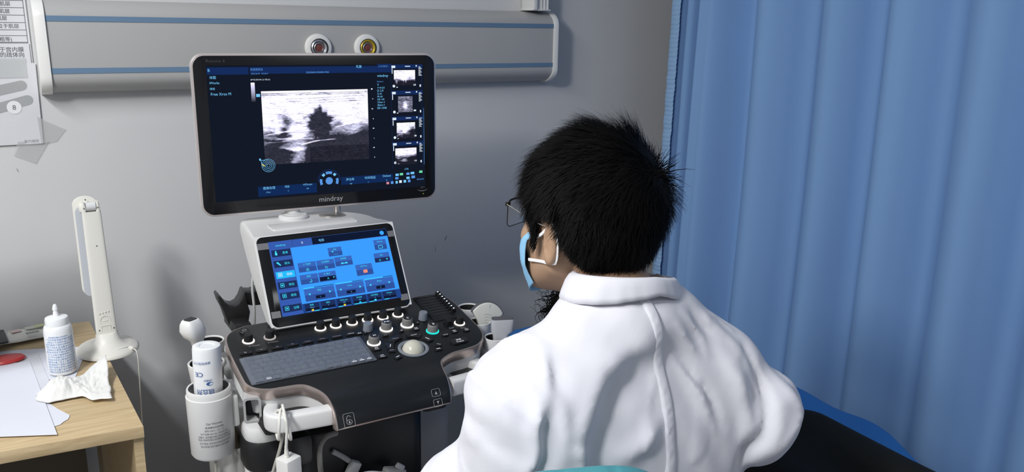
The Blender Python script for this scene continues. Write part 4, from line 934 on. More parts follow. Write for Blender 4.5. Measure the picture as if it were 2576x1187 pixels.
UI = [('R', -0.265, 0.138, -0.172, 0.155, 'bar'), ('R', -0.169, 0.139, 0.178, 0.155, 'bar'), ('R', 0.141, 0.144, 0.178, 0.16, 'bar'), ('T', 'B', -0.263, 0.145, 0.0086, 'cy', 'L'), ('T', '体图', -0.26, 0.129, 0.0071, 'cy', 'L'), ('T', 'iWorks', -0.261, 0.117, 0.0071, 'cy', 'L'), ('T', '体标', -0.261, 0.104, 0.0057, 'cy', 'L'), ('T', 'Free Xros M', -0.26, 0.091, 0.0086, 'cy', 'L'), ('T', '检查医院名', -0.168, 0.147, 0.0057, 'bl', 'L'), ('T', '2025-06-09   09:23:47', -0.167, 0.138, 0.0043, 'bl', 'L'), ('T', 'AP 93.33% MI 1.2 TIS 0.2', -0.169, 0.124, 0.0043, 'wh', 'L'), ('T', '20250609-092009-F9E2', -0.038, 0.139, 0.0057, 'bl', 'L'), ('T', '乳腺', 0.086, 0.151, 0.0071, 'cy', 'L'), ('T', 'L14-5WU', 0.144, 0.152, 0.0057, 'bl', 'L'), ('T', 'mindray', 0.14, 0.128, 0.0086, 'cy', 'L'), ('T', 'B', 0.14, 0.107, 0.0057, 'cy', 'L'), ('T', 'F H12.0', 0.14, 0.099, 0.0057, 'cy', 'L'), ('T', 'D 3.9', 0.139, 0.091, 0.0071, 'cy', 'L'), ('T', 'G 54', 0.139, 0.084, 0.0057, 'cy', 'L'), ('T', 'FR 60', 0.139, 0.077, 0.0057, 'cy', 'L'), ('T', 'DR 140', 0.139, 0.07, 0.0057, 'cy', 'L'), ('T', 'iClear 4', 0.139, 0.063, 0.0057, 'cy', 'L'), ('T', 'iBeam 3', 0.139, 0.056, 0.0057, 'cy', 'L'), ('T', 'SSI 1540', 0.138, 0.048, 0.0071, 'cy', 'L'), ('T', 'Resona 6', 0.139, 0.115, 0.0043, 'bl', 'L'), ('R', -0.167, -0.154, -0.024, -0.13, 'bar2'), ('R', 0.039, -0.14, 0.176, -0.12, 'bar2'), ('T', '图像处理', -0.155, -0.137, 0.0071, 'cy', 'L'), ('T', 'iClear', -0.148, -0.146, 0.0043, 'cy', 'L'), ('T', '增益', -0.103, -0.136, 0.0057, 'cy', 'L'), ('T', '2', -0.096, -0.146, 0.0043, 'cy', 'L'), ('T', 'HDScope', -0.058, -0.134, 0.0057, 'cy', 'L'), ('T', 'Off', -0.05, -0.144, 0.0043, 'cy', 'L'), ('T', '声功率', 0.051, -0.13, 0.0071, 'cy', 'L'), ('T', '100', 0.06, -0.14, 0.0043, 'cy', 'L'), ('T', '时间增益', 0.1, -0.129, 0.0071, 'cy', 'L'), ('T', '4', 0.108, -0.139, 0.0043, 'cy', 'L'), ('T', 'Dehaze', 0.148, -0.127, 0.0071, 'cy', 'L'), ('T', '3', 0.157, -0.138, 0.0057, 'cy', 'L'), ('R', 0.123, 0.097, 0.127, 0.1, 'wh'), ('R', 0.123, 0.048, 0.127, 0.05, 'wh'), ('R', 0.125, -0.001, 0.129, 0.001, 'wh'), ('R', 0.125, -0.05, 0.129, -0.048, 'wh'), ('R', 0.126, 0.073, 0.128, 0.075, 'wh'), ('R', 0.126, 0.023, 0.128, 0.025, 'wh'), ('R', 0.127, -0.026, 0.129, -0.025, 'wh'), ('R', 0.127, -0.075, 0.129, -0.073, 'wh'), ('R', 0.263, -0.101, 0.263, 0.047, 'bl'), ('T', '09:23:47', 0.242, -0.142, 0.0057, 'bl', 'L'), ('T', '(1/5)', 0.208, -0.112, 0.0057, 'cy', 'L'), ('R', 0.183, -0.127, 0.192, -0.121, 'cy'), ('R', 0.195, -0.126, 0.204, -0.12, 'gr'), ('R', 0.213, -0.126, 0.222, -0.12, 'bl'), ('R', 0.225, -0.125, 0.235, -0.119, 'cy'), ('R', 0.249, -0.123, 0.258, -0.117, 'gr'), ('R', 0.213, -0.137, 0.222, -0.131, 'cy'), ('R', 0.227, -0.136, 0.237, -0.129, 'bl'), ('R', 0.182, -0.136, 0.191, -0.13, 'bl'), ('R', 0.158, -0.147, 0.165, -0.141, 're'), ('R', 0.17, -0.147, 0.177, -0.14, 'bl'), ('R', 0.183, -0.147, 0.189, -0.14, 'cy'), ('R', 0.193, -0.146, 0.2, -0.139, 'wh'), ('R', 0.205, -0.146, 0.212, -0.139, 'cy'), ('R', 0.217, -0.146, 0.224, -0.139, 'bl')]
for it in UI:
    if it[0] == 'R': L[it[5]].quad(min(it[1], it[3]), it[2], max(it[3], it[1] + .0008), it[4], .0007 if 'bar' in it[5] else .0009)
    else: L[it[5]].text(it[1], it[2], it[3], it[4] * 1.08, .0011, align='LEFT' if it[6] == 'L' else 'CENTER', sx=.95)
pts = [2 * math.pi * k / 32 for k in range(32)]
for r in (.0155, .0118, .0078, .0040): L['cy'].tube([(-.139 + r * math.cos(a), -.079 + r * math.sin(a), .0010) for a in pts], .0004, 4, smooth=1, closed=True)
L['cy'].tube([(-.156, -.066, .001), (-.139, -.064, .001)], .0005, 4, smooth=1); L['cy'].tube([(-.156, -.066, .001), (-.1535, -.083, .001)], .0005, 4, smooth=1); L['cy'].quad(-.160, -.066, -.156, -.061, .001)
L['tye'].raw([(-.1555, -.0755, .0012), (-.1535, -.0742, .0012), (-.1470, -.0790, .0012), (-.149, -.0808, .0012)], [(3, 2, 1, 0)])
B0 = (.008, -.127)
L['bl'].raw([(B0[0] + .0092 * math.cos(a), B0[1] + .0092 * math.sin(a), .001) for a in pts], [tuple(range(32))])
def arcq(c, r0, r1, a0, a1, n=8):
    V = []; F = []
    for k in range(n + 1):
        a = Rr(a0 + (a1 - a0) * k / n); V += [(B0[0] + r0 * math.cos(a), B0[1] + r0 * math.sin(a), .001), (B0[0] + r1 * math.cos(a), B0[1] + r1 * math.sin(a), .001)]
        if k: F.append((2 * k - 2, 2 * k - 1, 2 * k + 1, 2 * k))
    L[c].raw(V, F)
for c, a0, a1 in (('bl', 68, 112), ('cy', 122, 142), ('cy', 38, 56), ('bl', 165, 205), ('bl', -25, 15)): arcq(c, .0175, .0240, a0, a1)
arcq('bar', .0265, .0290, 0, 180, 20)
L['cy'].quad(-.158, .0855, -.149, .0925, .001)
for kk, b in L.items():
    if len(b.bm.verts): b.build('display_lettering', C_[kk], md, MM)
    else: b.bm.free()
# scan picture shown on the display: greyscale content stored per vertex
def vcol_mat(name):
    m = bpy.data.materials.new(name); m.use_nodes = True; nt = m.node_tree; nt.nodes.clear()
    o = nt.nodes.new('ShaderNodeOutputMaterial'); e = nt.nodes.new('ShaderNodeEmission'); a = nt.nodes.new('ShaderNodeAttribute'); a.attribute_name = 'picture'
    nt.links.new(a.outputs['Color'], e.inputs[0]); nt.links.new(e.outputs[0], o.inputs[0]); return m
M_pic = vcol_mat('scan_picture')
def picture(name, x0, y0, x1, y1, z, I, M, parent):
    h_, w_ = I.shape; X, Y = np.meshgrid(np.linspace(x0, x1, w_), np.linspace(y1, y0, h_))
    V = np.stack([X, Y, np.full_like(X, z)], -1).reshape(-1, 3); i = np.arange(h_ - 1)[:, None] * w_ + np.arange(w_ - 1)[None]
    F = np.stack([i, i + w_, i + w_ + 1, i + 1], -1).reshape(-1, 4)
    me = bpy.data.meshes.new(name); me.vertices.add(len(V)); me.vertices.foreach_set('co', V.astype(np.float32).ravel())
    me.loops.add(F.size); me.loops.foreach_set('vertex_index', F.astype(np.int32).ravel()); me.polygons.add(len(F)); me.polygons.foreach_set('loop_start', np.arange(0, F.size, 4, dtype=np.int32)); me.update(calc_edges=True)
    at = me.color_attributes.new('picture', 'FLOAT_COLOR', 'POINT'); I = np.clip(I, 0, 1)
    s_ = np.stack([I * .97 + .028 * (I > .01), I * .96 + .032, np.minimum(1, I * 1.06 + .07)], -1); lin = np.where(s_ < .04, s_ / 12.92, ((s_ + .055) / 1.055) ** 2.4)
    at.data.foreach_set('color', np.concatenate([lin, np.ones(lin.shape[:2] + (1,))], -1).astype(np.float32).ravel())
    me.materials.append(M_pic); o = bpy.data.objects.new(name, me); COL.objects.link(o); o.parent = parent; o.matrix_local = pmat(parent).inverted() @ M; return o
def scan(h_, w_, kind=0):
    v, u = np.meshgrid(np.linspace(0, 1, h_), np.linspace(0, 1, w_), indexing='ij')
    g = lambda a, b, sa, sb, p=2: np.exp(-(((uu - a) / sa) ** 2 + ((vv - b) / sb) ** 2) ** (p / 2))
    q1 = fbm(np.stack([u * 7, v * 9], -1), 4, 31 + kind); q2 = fbm(np.stack([u * 7, v * 9], -1), 4, 37 + kind)
    uu = u + .06 * q1; vv = v + .075 * q2
    n1 = fbm(np.stack([uu * 7, vv * 22], -1), 5, 11 + kind); n2 = fbm(np.stack([u * 60, v * 110], -1), 2, 41 + kind); n4 = fbm(np.stack([uu * 14, vv * 60], -1), 3, 23 + kind)
    edge_ = .60 - .22 * np.clip(u - .50, 0, 1) - .06 * np.clip(.3 - u, 0, 1)
    base = 1.22 - 1.0 / (1 + np.exp(-(vv - edge_) / .045))
    I = base + .42 * n1 + .16 * n2 + .22 * n4
    if kind == 0:
        spk = 1 + .34 * fbm(np.stack([np.cos(np.arctan2((v - .46) * .6, u - .53)) * 3, np.sin(np.arctan2((v - .46) * .6, u - .53)) * 3], -1), 4, 77)
        rad = np.sqrt(((u - .53) / .115) ** 2 + ((v - .46) / .20) ** 2) / np.clip(spk, .5, 1.7)
        I -= 1.35 / (1 + np.exp((rad - .95) / .10))
        I -= .95 * g(.20, .47, .045, .17) + .55 * g(.145, .62, .10, .07)
        I -= .35 * g(.66, .50, .10, .05)
        I += 1.0 * g(.31, .62, .05, .045) + .55 * g(.24, .66, .20, .03) + .85 * g(.27, .775, .10, .045) + .35 * g(.31, .89, .09, .14)
        I -= .75 * (1 / (1 + np.exp(-(u - .385) / .012))) * (1 / (1 + np.exp(-(v - (.74 - .22 * (u - .38))) / .018)))
        I -= .45 * g(.11, .80, .14, .12)
        lnv = .745 - .30 * (u - .34) + .36 * np.clip(u - .48, 0, 1) ** 1.3
        I += 1.0 * np.exp(-((v - lnv + .004 * n1) / .009) ** 2) * np.clip((u - .33) / .04, 0, 1) * np.clip((.69 - u) / .03, 0, 1)
        for b_, sl, a_, u0, u1 in ((.60, -.22, .6, 0, .34), (.655, .02, .5, .1, .48), (.705, -.08, .5, 0, .26), (.55, .06, .35, .36, .52), (.52, -.30, .5, .66, 1.)): I += a_ * np.exp(-((v - b_ - sl * (u - u0) + .012 * n1) / .009) ** 2) * np.clip((u - u0) / .04, 0, 1) * np.clip((u1 - u) / .04, 0, 1)
        I -= .75 * np.clip(1 - np.abs(fbm(np.stack([u * 5, v * 26 + 6 * u], -1), 3, 91)) / .05, 0, 1) * g(.88, .34, .16, .17)
        I -= .45 * np.clip(1 - np.abs(fbm(np.stack([u * 4, v * 22], -1), 3, 95)) / .05, 0, 1) * (v < .5)
        for t_ in (.035, .055): I -= .7 * np.exp(-((v - t_) / .0045) ** 2)
        for t_ in (.10, .135, .165): I -= .5 * np.exp(-((v - t_ - .012 * np.sin(u * 5)) / .005) ** 2) * np.clip((.42 - np.abs(u - .5 - t_)) / .05, 0, 1)
        I += .16 * g(.80, .66, .16, .10)
        I = np.clip(I, 0, 1) ** .88; I = np.maximum(I, .17 + .05 * n2 + .03 * n1 - .05 * (v > .78) * (u > .42))
    else:
        I = 1.15 - 1.2 * np.clip((vv - .42) / .5, 0, 1) + .6 * n1 + .2 * n2 + .5 * g(.5, .55, .18, .18)
        if kind == 1: I -= .5 * np.clip((v - .55) / .2, 0, 1) * (fbm(np.stack([u * 9, 0 * v], -1), 2, 3) > 0)
        if kind == 2: I = .45 + .4 * n1 + .9 * g(.5, .6, .14, .2) + .2 * n2
        if kind == 3: I -= 1.1 * g(.85, .55, .25, .25)
        if kind == 4: I = 1.1 - 1.3 * np.clip((vv - .35) / .4, 0, 1) + .5 * n1 + .8 * g(.45, .75, .3, .07) - .8 * g(.9, .75, .25, .3)
        I = np.maximum(I, .10)
    return I
picture('scan_image', -.1465, -.0775, .1140, .0985, .0009, scan(300, 430), MM, md)
g_ = np.linspace(1, 0, 60)[:, None].repeat(4, 1) ** .6; picture('grey_scale_bar', -.1690, .0730, -.1600, .1190, .0009, g_, MM, md)
q = MB()
for k, (x0, y1, x1, y0) in enumerate(((.184, .144, .241, .106), (.194, .078, .233, .038), (.189, .011, .239, -.030), (.184, -.055, .242, -.098))):
    picture('thumbnail_image', x0, y0, x1, y1, .0009, scan(60, 80, k + 1), MM, md)
    yt = (.1535, .0880, .0225, -.0430)[k]
    q.quad(.178, yt - .004, .188, yt + .002, .0009); q.quad(.214, yt - .001, .228, yt + .001, .0009); q.quad(.243, yt - .001, .246, yt + .003, .0009)
    q.quad(.1785, yt - .018, .1805, yt - .005, .0009)
    for j in range(9): q.quad(.2505, yt - .002 - j * .0027, .2505 + (.005 + .004 * ((j * 7 + k) % 3) / 2), yt - .0008 - j * .0027, .0009)
    q.quad(.236, yt - .0485, .2425, yt - .0445, .0009); q.quad(.253, yt - .052, .2565, yt - .046, .0009); q.quad(.190, yt - .053, .194, yt - .051, .0009)
    q.raw([(.1835 + .0035 * math.cos(a), yt - .049 + .0035 * math.sin(a), .0009) for a in pts], [tuple(range(32))])
q.build('thumbnail_captions', C_['wh'], md, MM)
q = MB()
for k in range(4): q.quad(.176, (.148, .0825, .017, -.0485)[k], .2615, (.158, .0925, .027, -.0385)[k], .0007)
q.quad(.1755, -.108, .1762, .159, .0007); q.quad(.2585, -.108, .2595, .159, .0007); q.build('thumbnail_frames', C_['bar'], md, MM)
MB().text('mindray', -.020, -.1790, .0185, .0006, sx=1.02).build('maker_lettering', mat('silver_lettering', (.42, .42, .44), rough=.35), mon, MM)
MB().text('Resona 6', -.266, .1660, .0105, .0006, sx=1.1).build('faint_lettering', mat('faint_lettering_grey', (.05, .05, .055), rough=.4), mon, MM)
q = MB(); q.text('ZST+', .2590, -.1650, .0065, .0006, align='CENTER')
V, F = [], []
for k in range(17):
    a = Rr(205 + 130 * k / 16); t_ = .0005 + .0022 * math.sin(math.pi * k / 16); V += [(.2575 + .016 * math.cos(a), -.1625 + .0105 * math.sin(a), .0006), (.2575 + (.016 - t_) * math.cos(a), -.1625 + (.0105 - t_) * math.sin(a), .0006)]
    if k: F.append((2 * k - 2, 2 * k, 2 * k + 1, 2 * k - 1))
q.raw(V, F); q.build('corner_emblem', mat('emblem_grey', (.16, .16, .17), rough=.4), mon, MM)
MB().lathe([(0, 0), (.0012, 0)], Matrix.Translation((.260, -.1795, .0006)), 10, cap=False).build('status_led', emis('led_yellowgreen', srgb(190, 200, 60), 1), mon, MM)

# ---- adapter cable looped over the left handle, other cables
pa = thing('power_adapter', 'white adapter block hanging on a cable knotted around the left console handle', 'adapter', (.385, 1.42, .70))
cb = MB(); cb.tube([(.3775, 1.436, .762), (.379, 1.434, .785), (.381, 1.434, .806), (.380, 1.436, .822), (.379, 1.450, .8285), (.378, 1.474, .826), (.376, 1.492, .812), (.374, 1.490, .785), (.371, 1.470, .774), (.368, 1.448, .779), (.366, 1.438, .796), (.369, 1.440, .818), (.374, 1.452, .831), (.382, 1.468, .831), (.388, 1.478, .815), (.391, 1.476, .785), (.390, 1.452, .774), (.388, 1.437, .782), (.385, 1.436, .806), (.381, 1.444, .828), (.384, 1.468, .838), (.395, 1.50, .80)], .0028, 10)
cb.build('adapter_cable', M_lamp, pa)
MB().lathe([(.0050, 0), (.0052, .006), (.0044, .007), (.0048, .010), (.0040, .012), (.0040, .016), (.0033, .020), (.0030, .026)], Matrix.Translation((.3780, 1.437, .742)), 16).build('strain_relief', M_lamp, pa)
MB().box((.381, 1.437, .692), (.036, .034, .105), bev=.0035, rot=(0, 0, .45)).build('adapter_block', mat('adapter_white', (.72, .72, .70), rough=.4), pa)
tag(MB().tube([(.395, 1.51, .79), (.392, 1.505, .765), (.382, 1.50, .73), (.368, 1.50, .69), (.352, 1.50, .63), (.345, 1.51, .4), (.36, 1.55, .1)], .0033, 10).build('beige_cable', mat('beige_cable_sheath', (.38, .37, .33), rough=.5)), 'beige cable hanging down in front of the machine from the left handle', 'cable')
tag(MB().tube([(.520, 1.565, .700), (.492, 1.550, .704), (.474, 1.535, .694), (.472, 1.535, .66), (.482, 1.558, .61), (.50, 1.568, .54), (.52, 1.568, .40), (.53, 1.566, .2), (.53, 1.58, .132)], .0060, 12).build('thick_cable', mat('taupe_cable', (.26, .25, .23), rough=.5)), 'thick taupe cable curving down in front of the black cabinet', 'cable')
MB().box((.430, 1.545, .70), (.055, .05, .07), bev=.014).build('cable_clamp', M_blk, us)
cn = thing('cable_connector', 'small white angled cable connector plugged in at the black cabinet front', 'connector', (.55, 1.55, .60))
MB().tube([(.512, 1.570, .656), (.53, 1.566, .642), (.545, 1.563, .628)], .006, 8).build('boot', M_whiteg, cn); MB().box((.553, 1.562, .607), (.022, .02, .036), bev=.003, rot=(0, .5, 0)).build('plug', M_white, cn)
cn = thing('loose_plug', 'small grey plug lying at the front of the black cabinet above the coat', 'connector', (.64, 1.53, .575))
MB().box((.640, 1.54, .585), (.05, .03, .02), bev=.006, rot=(0, .3, .1)).build('plug', M_whiteg, cn); MB().box((.652, 1.535, .598), (.02, .01, .012), bev=.002, rot=(0, .7, 0)).build('tab', M_white, cn)
# clear plastic pouch hanging under the gel warmer
V, F = [], []; n, m_ = 20, 26
for j in range(m_):
    for i in range(n):
        u, v = i / (n - 1), j / (m_ - 1); x = .285 + .055 * u + .012 * v; z = .67 - .30 * v; V.append((x, 1.66 - .012 * float(fbm(np.array([u * 4, v * 6, 0.]), 3, 77)) - .012 * math.sin(u * 3.14), z))
for j in range(m_ - 1):
    for i in range(n - 1): a = j * n + i; F.append((a, a + 1, a + n + 1, a + n))
tag(MB().raw(V, F).build('plastic_pouch', mat('clear_pouch', (.60, .60, .58), rough=.12, alpha=.5, spec=.8), solid=.001), 'clear plastic pouch hanging below the gel warmer', 'pouch')
tag(MB().tube([(.285, 1.645, .675), (.284, 1.642, .55), (.286, 1.64, .30), (.30, 1.64, .02)], .0028, 8).build('warmer_cable', mat('beige_cable_sheath', (.38, .37, .33))), 'thin beige cable hanging down under the gel warmer', 'cable')

# ---------------------------------------------------------------- examination bed
M_sheet_b = mat('bright_blue_sheet', srgb(36, 112, 186), rough=.6, bump=.2, bscale=300)
bed = thing('examination_bed', 'examination bed with a bright blue sheet between the machine and the curtain', 'bed', (1.36, 1.05, 0))
edge = [(1.035, 2.07), (1.69, 2.07), (1.715, 1.9), (1.72, 1.6), (1.728, 1.35), (1.712, 1.22), (1.726, 1.13), (1.710, 1.06), (1.672, .99), (1.640, .92), (1.650, .80), (1.68, .6), (1.66, .2), (1.64, .02), (1.04, .02), (1.03, .8), (1.045, 1.4), (1.03, 1.9)]
ed_ = [(p.x, p.y) for p in catmull([(x, y, 0) for x, y in edge], 4, True)]
q = MB(); q.prism(ed_, .535, .625, bev=.014, seg=3); q.build('mattress', M_sheet_b, bed)
MB().box((1.36, 1.05, .50), (.60, 1.98, .05), bev=.01).build('bed_frame', M_panw, bed)
for x in (1.10, 1.62):
    for y in (.15, 1.92): MB().cyl((x, y, 0), (x, y, .48), .018, bev=.003).build('leg', M_panw, bed)

# ---------------------------------------------------------------- patient lying on the bed
M_black = mat('black_trouser_cloth', (.008, .009, .009), rough=.85, spec=.2)
M_grey = mat('dark_grey_shirt', (.10, .10, .11), rough=.85)
M_skin = mat('skin', (.40, .255, .165), rough=.5, spec=.35, var=.06, vscale=25, bump=.08, bscale=400)
M_hair = mat('black_hair', (.0055, .0050, .0050), rough=.7, spec=.1)
def head_at(P, HI, HS=1.06):
    Q = P @ HI[:3, :3].T + HI[:3, 3]
    d = ell(Q, (0, -.012, .047), (.078, .094, .092))
    d = smin(d, ell(Q, (0, .028, .005), (.067, .070, .085)), .02)
    d = smin(d, ell(Q, (0, .036, -.042), (.053, .056, .054)), .02)
    d = smin(d, ell(Q, (0, .066, -.076), (.028, .025, .019)), .025)
    for s_ in (-1, 1):
        d = smin(d, cap(Q, (s_ * .057, .008, -.036), (s_ * .030, .068, -.074), .015, .014), .025)       # jaw
        d = smin(d, ell(Q, (s_ * .042, .066, -.012), (.020, .018, .016)), .018)                    # cheekbone
        d = smin(d, cap(Q, (s_ * .012, .093, .034), (s_ * .048, .080, .036), .008, .007), .010)       # brow
        d = np.maximum(d, -ell(Q, (s_ * .031, .100, .016), (.015, .012, .010)) * 1.0) if False else smin(d, d, .001)
        d = -smin(-d, ell(Q, (s_ * .031, .104, .014), (.016, .013, .011)), .010)                     # socket
        d = np.minimum(d, ell(Q, (s_ * .031, .084, .014), (.0115, .0115, .0115)))
        # ear: helix ring, lobe, concha
        c_, s2 = math.cos(math.radians(22)), math.sin(math.radians(22))
        E_ = Q - np.array((s_ * .083, -.006, .004)); ex = E_[:, 0] * s_; ey = E_[:, 1]; ez = E_[:, 2]
        xo = ex * c_ + ey * s2; yo = -ex * s2 + ey * c_
        rad = np.sqrt((yo / .0155) ** 2 + (ez / .0265) ** 2); 
        rim = np.sqrt(((rad - 1) * .019) ** 2 + (xo - .002) ** 2) - .0036
        rim2 = np.sqrt(((np.sqrt(((yo + .001) / .009) ** 2 + ((ez - .001) / .0165) ** 2) - 1) * .011) ** 2 + (xo + .001) ** 2) - .0028
        plate = np.maximum(np.abs(xo + .002) - .0022, (rad - 1) * .018)
        e_ = smin(smin(rim, rim2, .004), plate, .004); e_ = smin(e_, ell(np.stack([xo, yo, ez], -1), (0, .004, -.026), (.0050, .008, .008)), .006)
        e_ = smin(e_, ell(np.stack([xo, yo, ez], -1), (-.002, .015, -.008), (.005, .005, .007)), .004)
        d = smin(d, e_, .005)
    d = smin(d, cap(Q, (0, .094, .022), (0, .113, -.022), .0085, .0120), .012)                             # nose
    for s_ in (-1, 1): d = smin(d, ell(Q, (s_ * .011, .104, -.028), (.008, .009, .007)), .006)
    d = smin(d, ell(Q, (0, .090, -.048), (.023, .011, .005)), .006); d = smin(d, ell(Q, (0, .088, -.057), (.020, .010, .005)), .005)
    d = -smin(-d, ell(Q, (0, .103, -.0525), (.022, .008, .0018)), .003)                                    # mouth line
    return d * HS
pat = thing('person', 'person lying on the bed behind the white coat in black trousers with dark curly hair', 'person', (1.28, 1.0, .63))
PHM = Matrix.Translation((1.335, 1.775, .745)) @ Matrix(((-1, 0, 0, 0), (0, 0, 1, 0), (0, 1, 0, 0), (0, 0, 0, 1)))
PHI = np.array(PHM.inverted())
def pat_skin(P):
    d = head_at(P, PHI, 1.); d = smin(d, cap(P, (1.335, 1.745, .715), (1.325, 1.62, .70), .052, .060), .02)
    d = smin(d, cap(P, (1.32, 1.62, .70), (1.30, 1.35, .705), .10, .11, ((0, 0, 1), 1.25)), .05)
    for s_, e, h_ in ((-1, (1.10, 1.40, .69), (1.22, 1.30, .815)), (1, (1.49, 1.40, .69), (1.38, 1.31, .815))):
        sh = (1.31 + s_ * .16, 1.58, .71); d = smin(d, cap(P, sh, e, .045, .038), .03); d = smin(d, cap(P, e, h_, .036, .026), .01); d = smin(d, ell(P, (h_[0], h_[1] - .06, h_[2] - .01), (.020, .045, .014)), .015)
        for k in range(4): d = np.minimum(d, cap(P, (h_[0] - .018 + .012 * k, h_[1] - .09, h_[2] - .012), (h_[0] - .022 + .0145 * k, h_[1] - .155 + .008 * abs(k - 1.5), h_[2] - .020), .0085, .0070))
        d = np.minimum(d, cap(P, (h_[0] - s_ * .018, h_[1] - .05, h_[2]), (h_[0] - s_ * .040, h_[1] - .095, h_[2] - .01), .0095, .0075))
    return d
nets_obj('body', pat_skin, (1.02, 1.12, .60), (1.60, 1.95, .91), .0048, M_skin, pat)
def pat_shirt(P):
    d = cap(P, (1.15, 1.555, .715), (1.48, 1.555, .715), .072, .072); d = smin(d, cap(P, (1.30, 1.50, .705), (1.27, 1.10, .700), .150, .150, ((0, 0, 1), 1.75)), .06)
    for s_, e, h_ in ((-1, (1.10, 1.40, .695), (1.205, 1.315, .805)), (1, (1.49, 1.40, .70), (1.395, 1.325, .805))):
        d = smin(d, cap(P, (1.31 + s_ * .165, 1.57, .71), e, .060, .055), .03); d = smin(d, cap(P, e, h_, .054, .042), .02)
    return np.maximum(d, -cap(P, (1.33, 1.60, .72), (1.34, 1.75, .73), .062, .07)) + .003 * fbm(P * 14, 3, 9)
nets_obj('shirt', pat_shirt, (.98, 1.0, .60), (1.64, 1.68, .90), .008, M_grey, pat)
def pat_tr(P):
    d = cap(P, (1.245, 1.13, .705), (1.225, .92, .700), .150, .158, ((0, 0, 1), 1.7))
    for x, x2, x3 in ((1.12, 1.10, 1.12), (1.302, 1.310, 1.32)):
        d = smin(d, cap(P, (x, .98, .708), (x2, .56, .712), .096, .078), .04); d = smin(d, cap(P, (x2, .56, .715), (x3, .16, .690), .075, .058), .03)
    return d + .0045 * fbm(P * np.array([10, 5, 10]), 3, 3)
nets_obj('trousers', pat_tr, (.98, .05, .60), (1.50, 1.20, .86), .009, M_black, pat)
q = MB()
for x in (1.12, 1.31): q.loft([[(x + a * .040 * s_, .085 + b_ * .045 * s_ * .8, z) for a, b_ in [(math.cos(t), math.sin(t)) for t in [2 * math.pi * k / 16 for k in range(16)]]] for z, s_ in ((.635, .8), (.66, 1.0), (.72, .95), (.80, .8), (.83, .45))])
q.build('socks', M_grey, pat)
q = MB()
for k in range(520):
    th_ = rng.uniform(0, 6.28); ph = rng.uniform(-.2, 1.5); n_ = Vector((math.cos(th_) * math.cos(ph), math.sin(th_) * math.cos(ph), math.sin(ph)))
    if n_.y < -.2 and n_.z > .1: continue
    p = Vector((1.335 + n_.x * .078, 1.822 + n_.y * .095, .735 + n_.z * .080)); a_ = rng.uniform(0, 6.28); L_ = rng.uniform(.04, .085)
    pts = [p]
    sp_ = Vector((rng.normal(), rng.normal(), rng.normal() - .5)).normalized()
    for j in range(1, 7):
        t = j / 6; pts.append(p + n_ * (.020 * math.sin(t * 2.2)) + sp_ * (L_ * t) * .6 + Vector((math.cos(a_ + 9 * t), math.sin(a_ + 9 * t), math.cos(a_ + 7 * t))) * .007)
    q.tube(pts, lambda t: .0016 * (1 - t) + .0003, 3, smooth=1, cap=False)
q.lathe([(.078 * math.cos(a), .080 * math.sin(a)) for a in [math.radians(d) for d in range(-60, 91, 10)]], Matrix.Translation((1.335, 1.828, .742)) @ Matrix.Diagonal((1, 1.15, 1, 1)), 24)
q.build('curly_hair', M_hair, pat)
pw = MB(); pw.loft([sq(1.335, 1.86, z, a, b_, .6, 32) for z, a, b_ in ((.626, .17, .10), (.635, .20, .125), (.655, .205, .13), (.672, .19, .115), (.680, .13, .07))])
tag(pw.build('pillow', M_sheet_b, ang=80), 'blue pillow under the head of the person lying on the bed', 'pillow')

# ---------------------------------------------------------------- chair
M_teal = mat('teal_leatherette', srgb(84, 158, 168), rough=.38, spec=.5, bump=.15, bscale=250, var=.08, vscale=10)
ch = thing('swivel_chair', 'teal padded swivel chair under the person in the white coat', 'chair', (.72, .90, 0))
CA = math.radians(-17); CH = Matrix.Translation((.508, .688, 0)) @ Matrix.Rotation(CA, 4, 'Z')
def backrest():
    V, F = [], []; n, m_ = 48, 40; W_, H_ = .150, .36
    pts = []
    for side in (0, 1):
        for j in range(m_ + 1):
            for i in range(n + 1):
                u = -1 + 2 * i / n; v = j / m_
                # superellipse outline
                ey = abs(u) ** 3.2; top = 1.064 - .055 * ey - .004 * (u + 1); bot = .66 + .03 * ey
                z = bot + (top - bot) * v; x = u * W_ * (1 - .10 * (abs(2 * v - 1) ** 6)); r_ = (1 - abs(u) ** 6) * (1 - abs(2 * v - 1) ** 10)
                th_ = .028 * max(0, r_) ** .5; qd = abs(((u * 2.2 + .25 * v) % 1) - .5) * 2; th_ -= .006 * math.exp(-((1 - qd) / .08) ** 2) * (r_ > .05)
                cv = .22 * x * x
                pts.append((x, (-th_ if side == 0 else th_) + cv * 3, z))
    N = (n + 1) * (m_ + 1)
    for s_ in (0, 1):
        for j in range(m_):
            for i in range(n):
                a = s_ * N + j * (n + 1) + i; f = (a, a + 1, a + n + 2, a + n + 1); F.append(f if s_ == 0 else f[::-1])
    q = MB(); q.raw(pts, F); bmesh.ops.remove_doubles(q.bm, verts=q.bm.verts[:], dist=.0004); return q
backrest().build('backrest', M_teal, ch, CH, ang=80)
q = MB(); q.tube([(.60, .700, .80), (.595, .655, .66), (.60, .66, .50), (.66, .78, .425)], .012, 12); q.build('back_bar', M_chrome, ch)
q = MB(); q.lathe([(0, .425), (.17, .425), (.20, .435), (.205, .455), (.198, .475), (.15, .485), (0, .482)], Matrix.Translation((.70, .93, 0)), 48); q.build('seat', M_teal, ch)
MB().cyl((.70, .93, .08), (.70, .93, .42), .026, seg=20).build('gas_column', M_blk, ch)
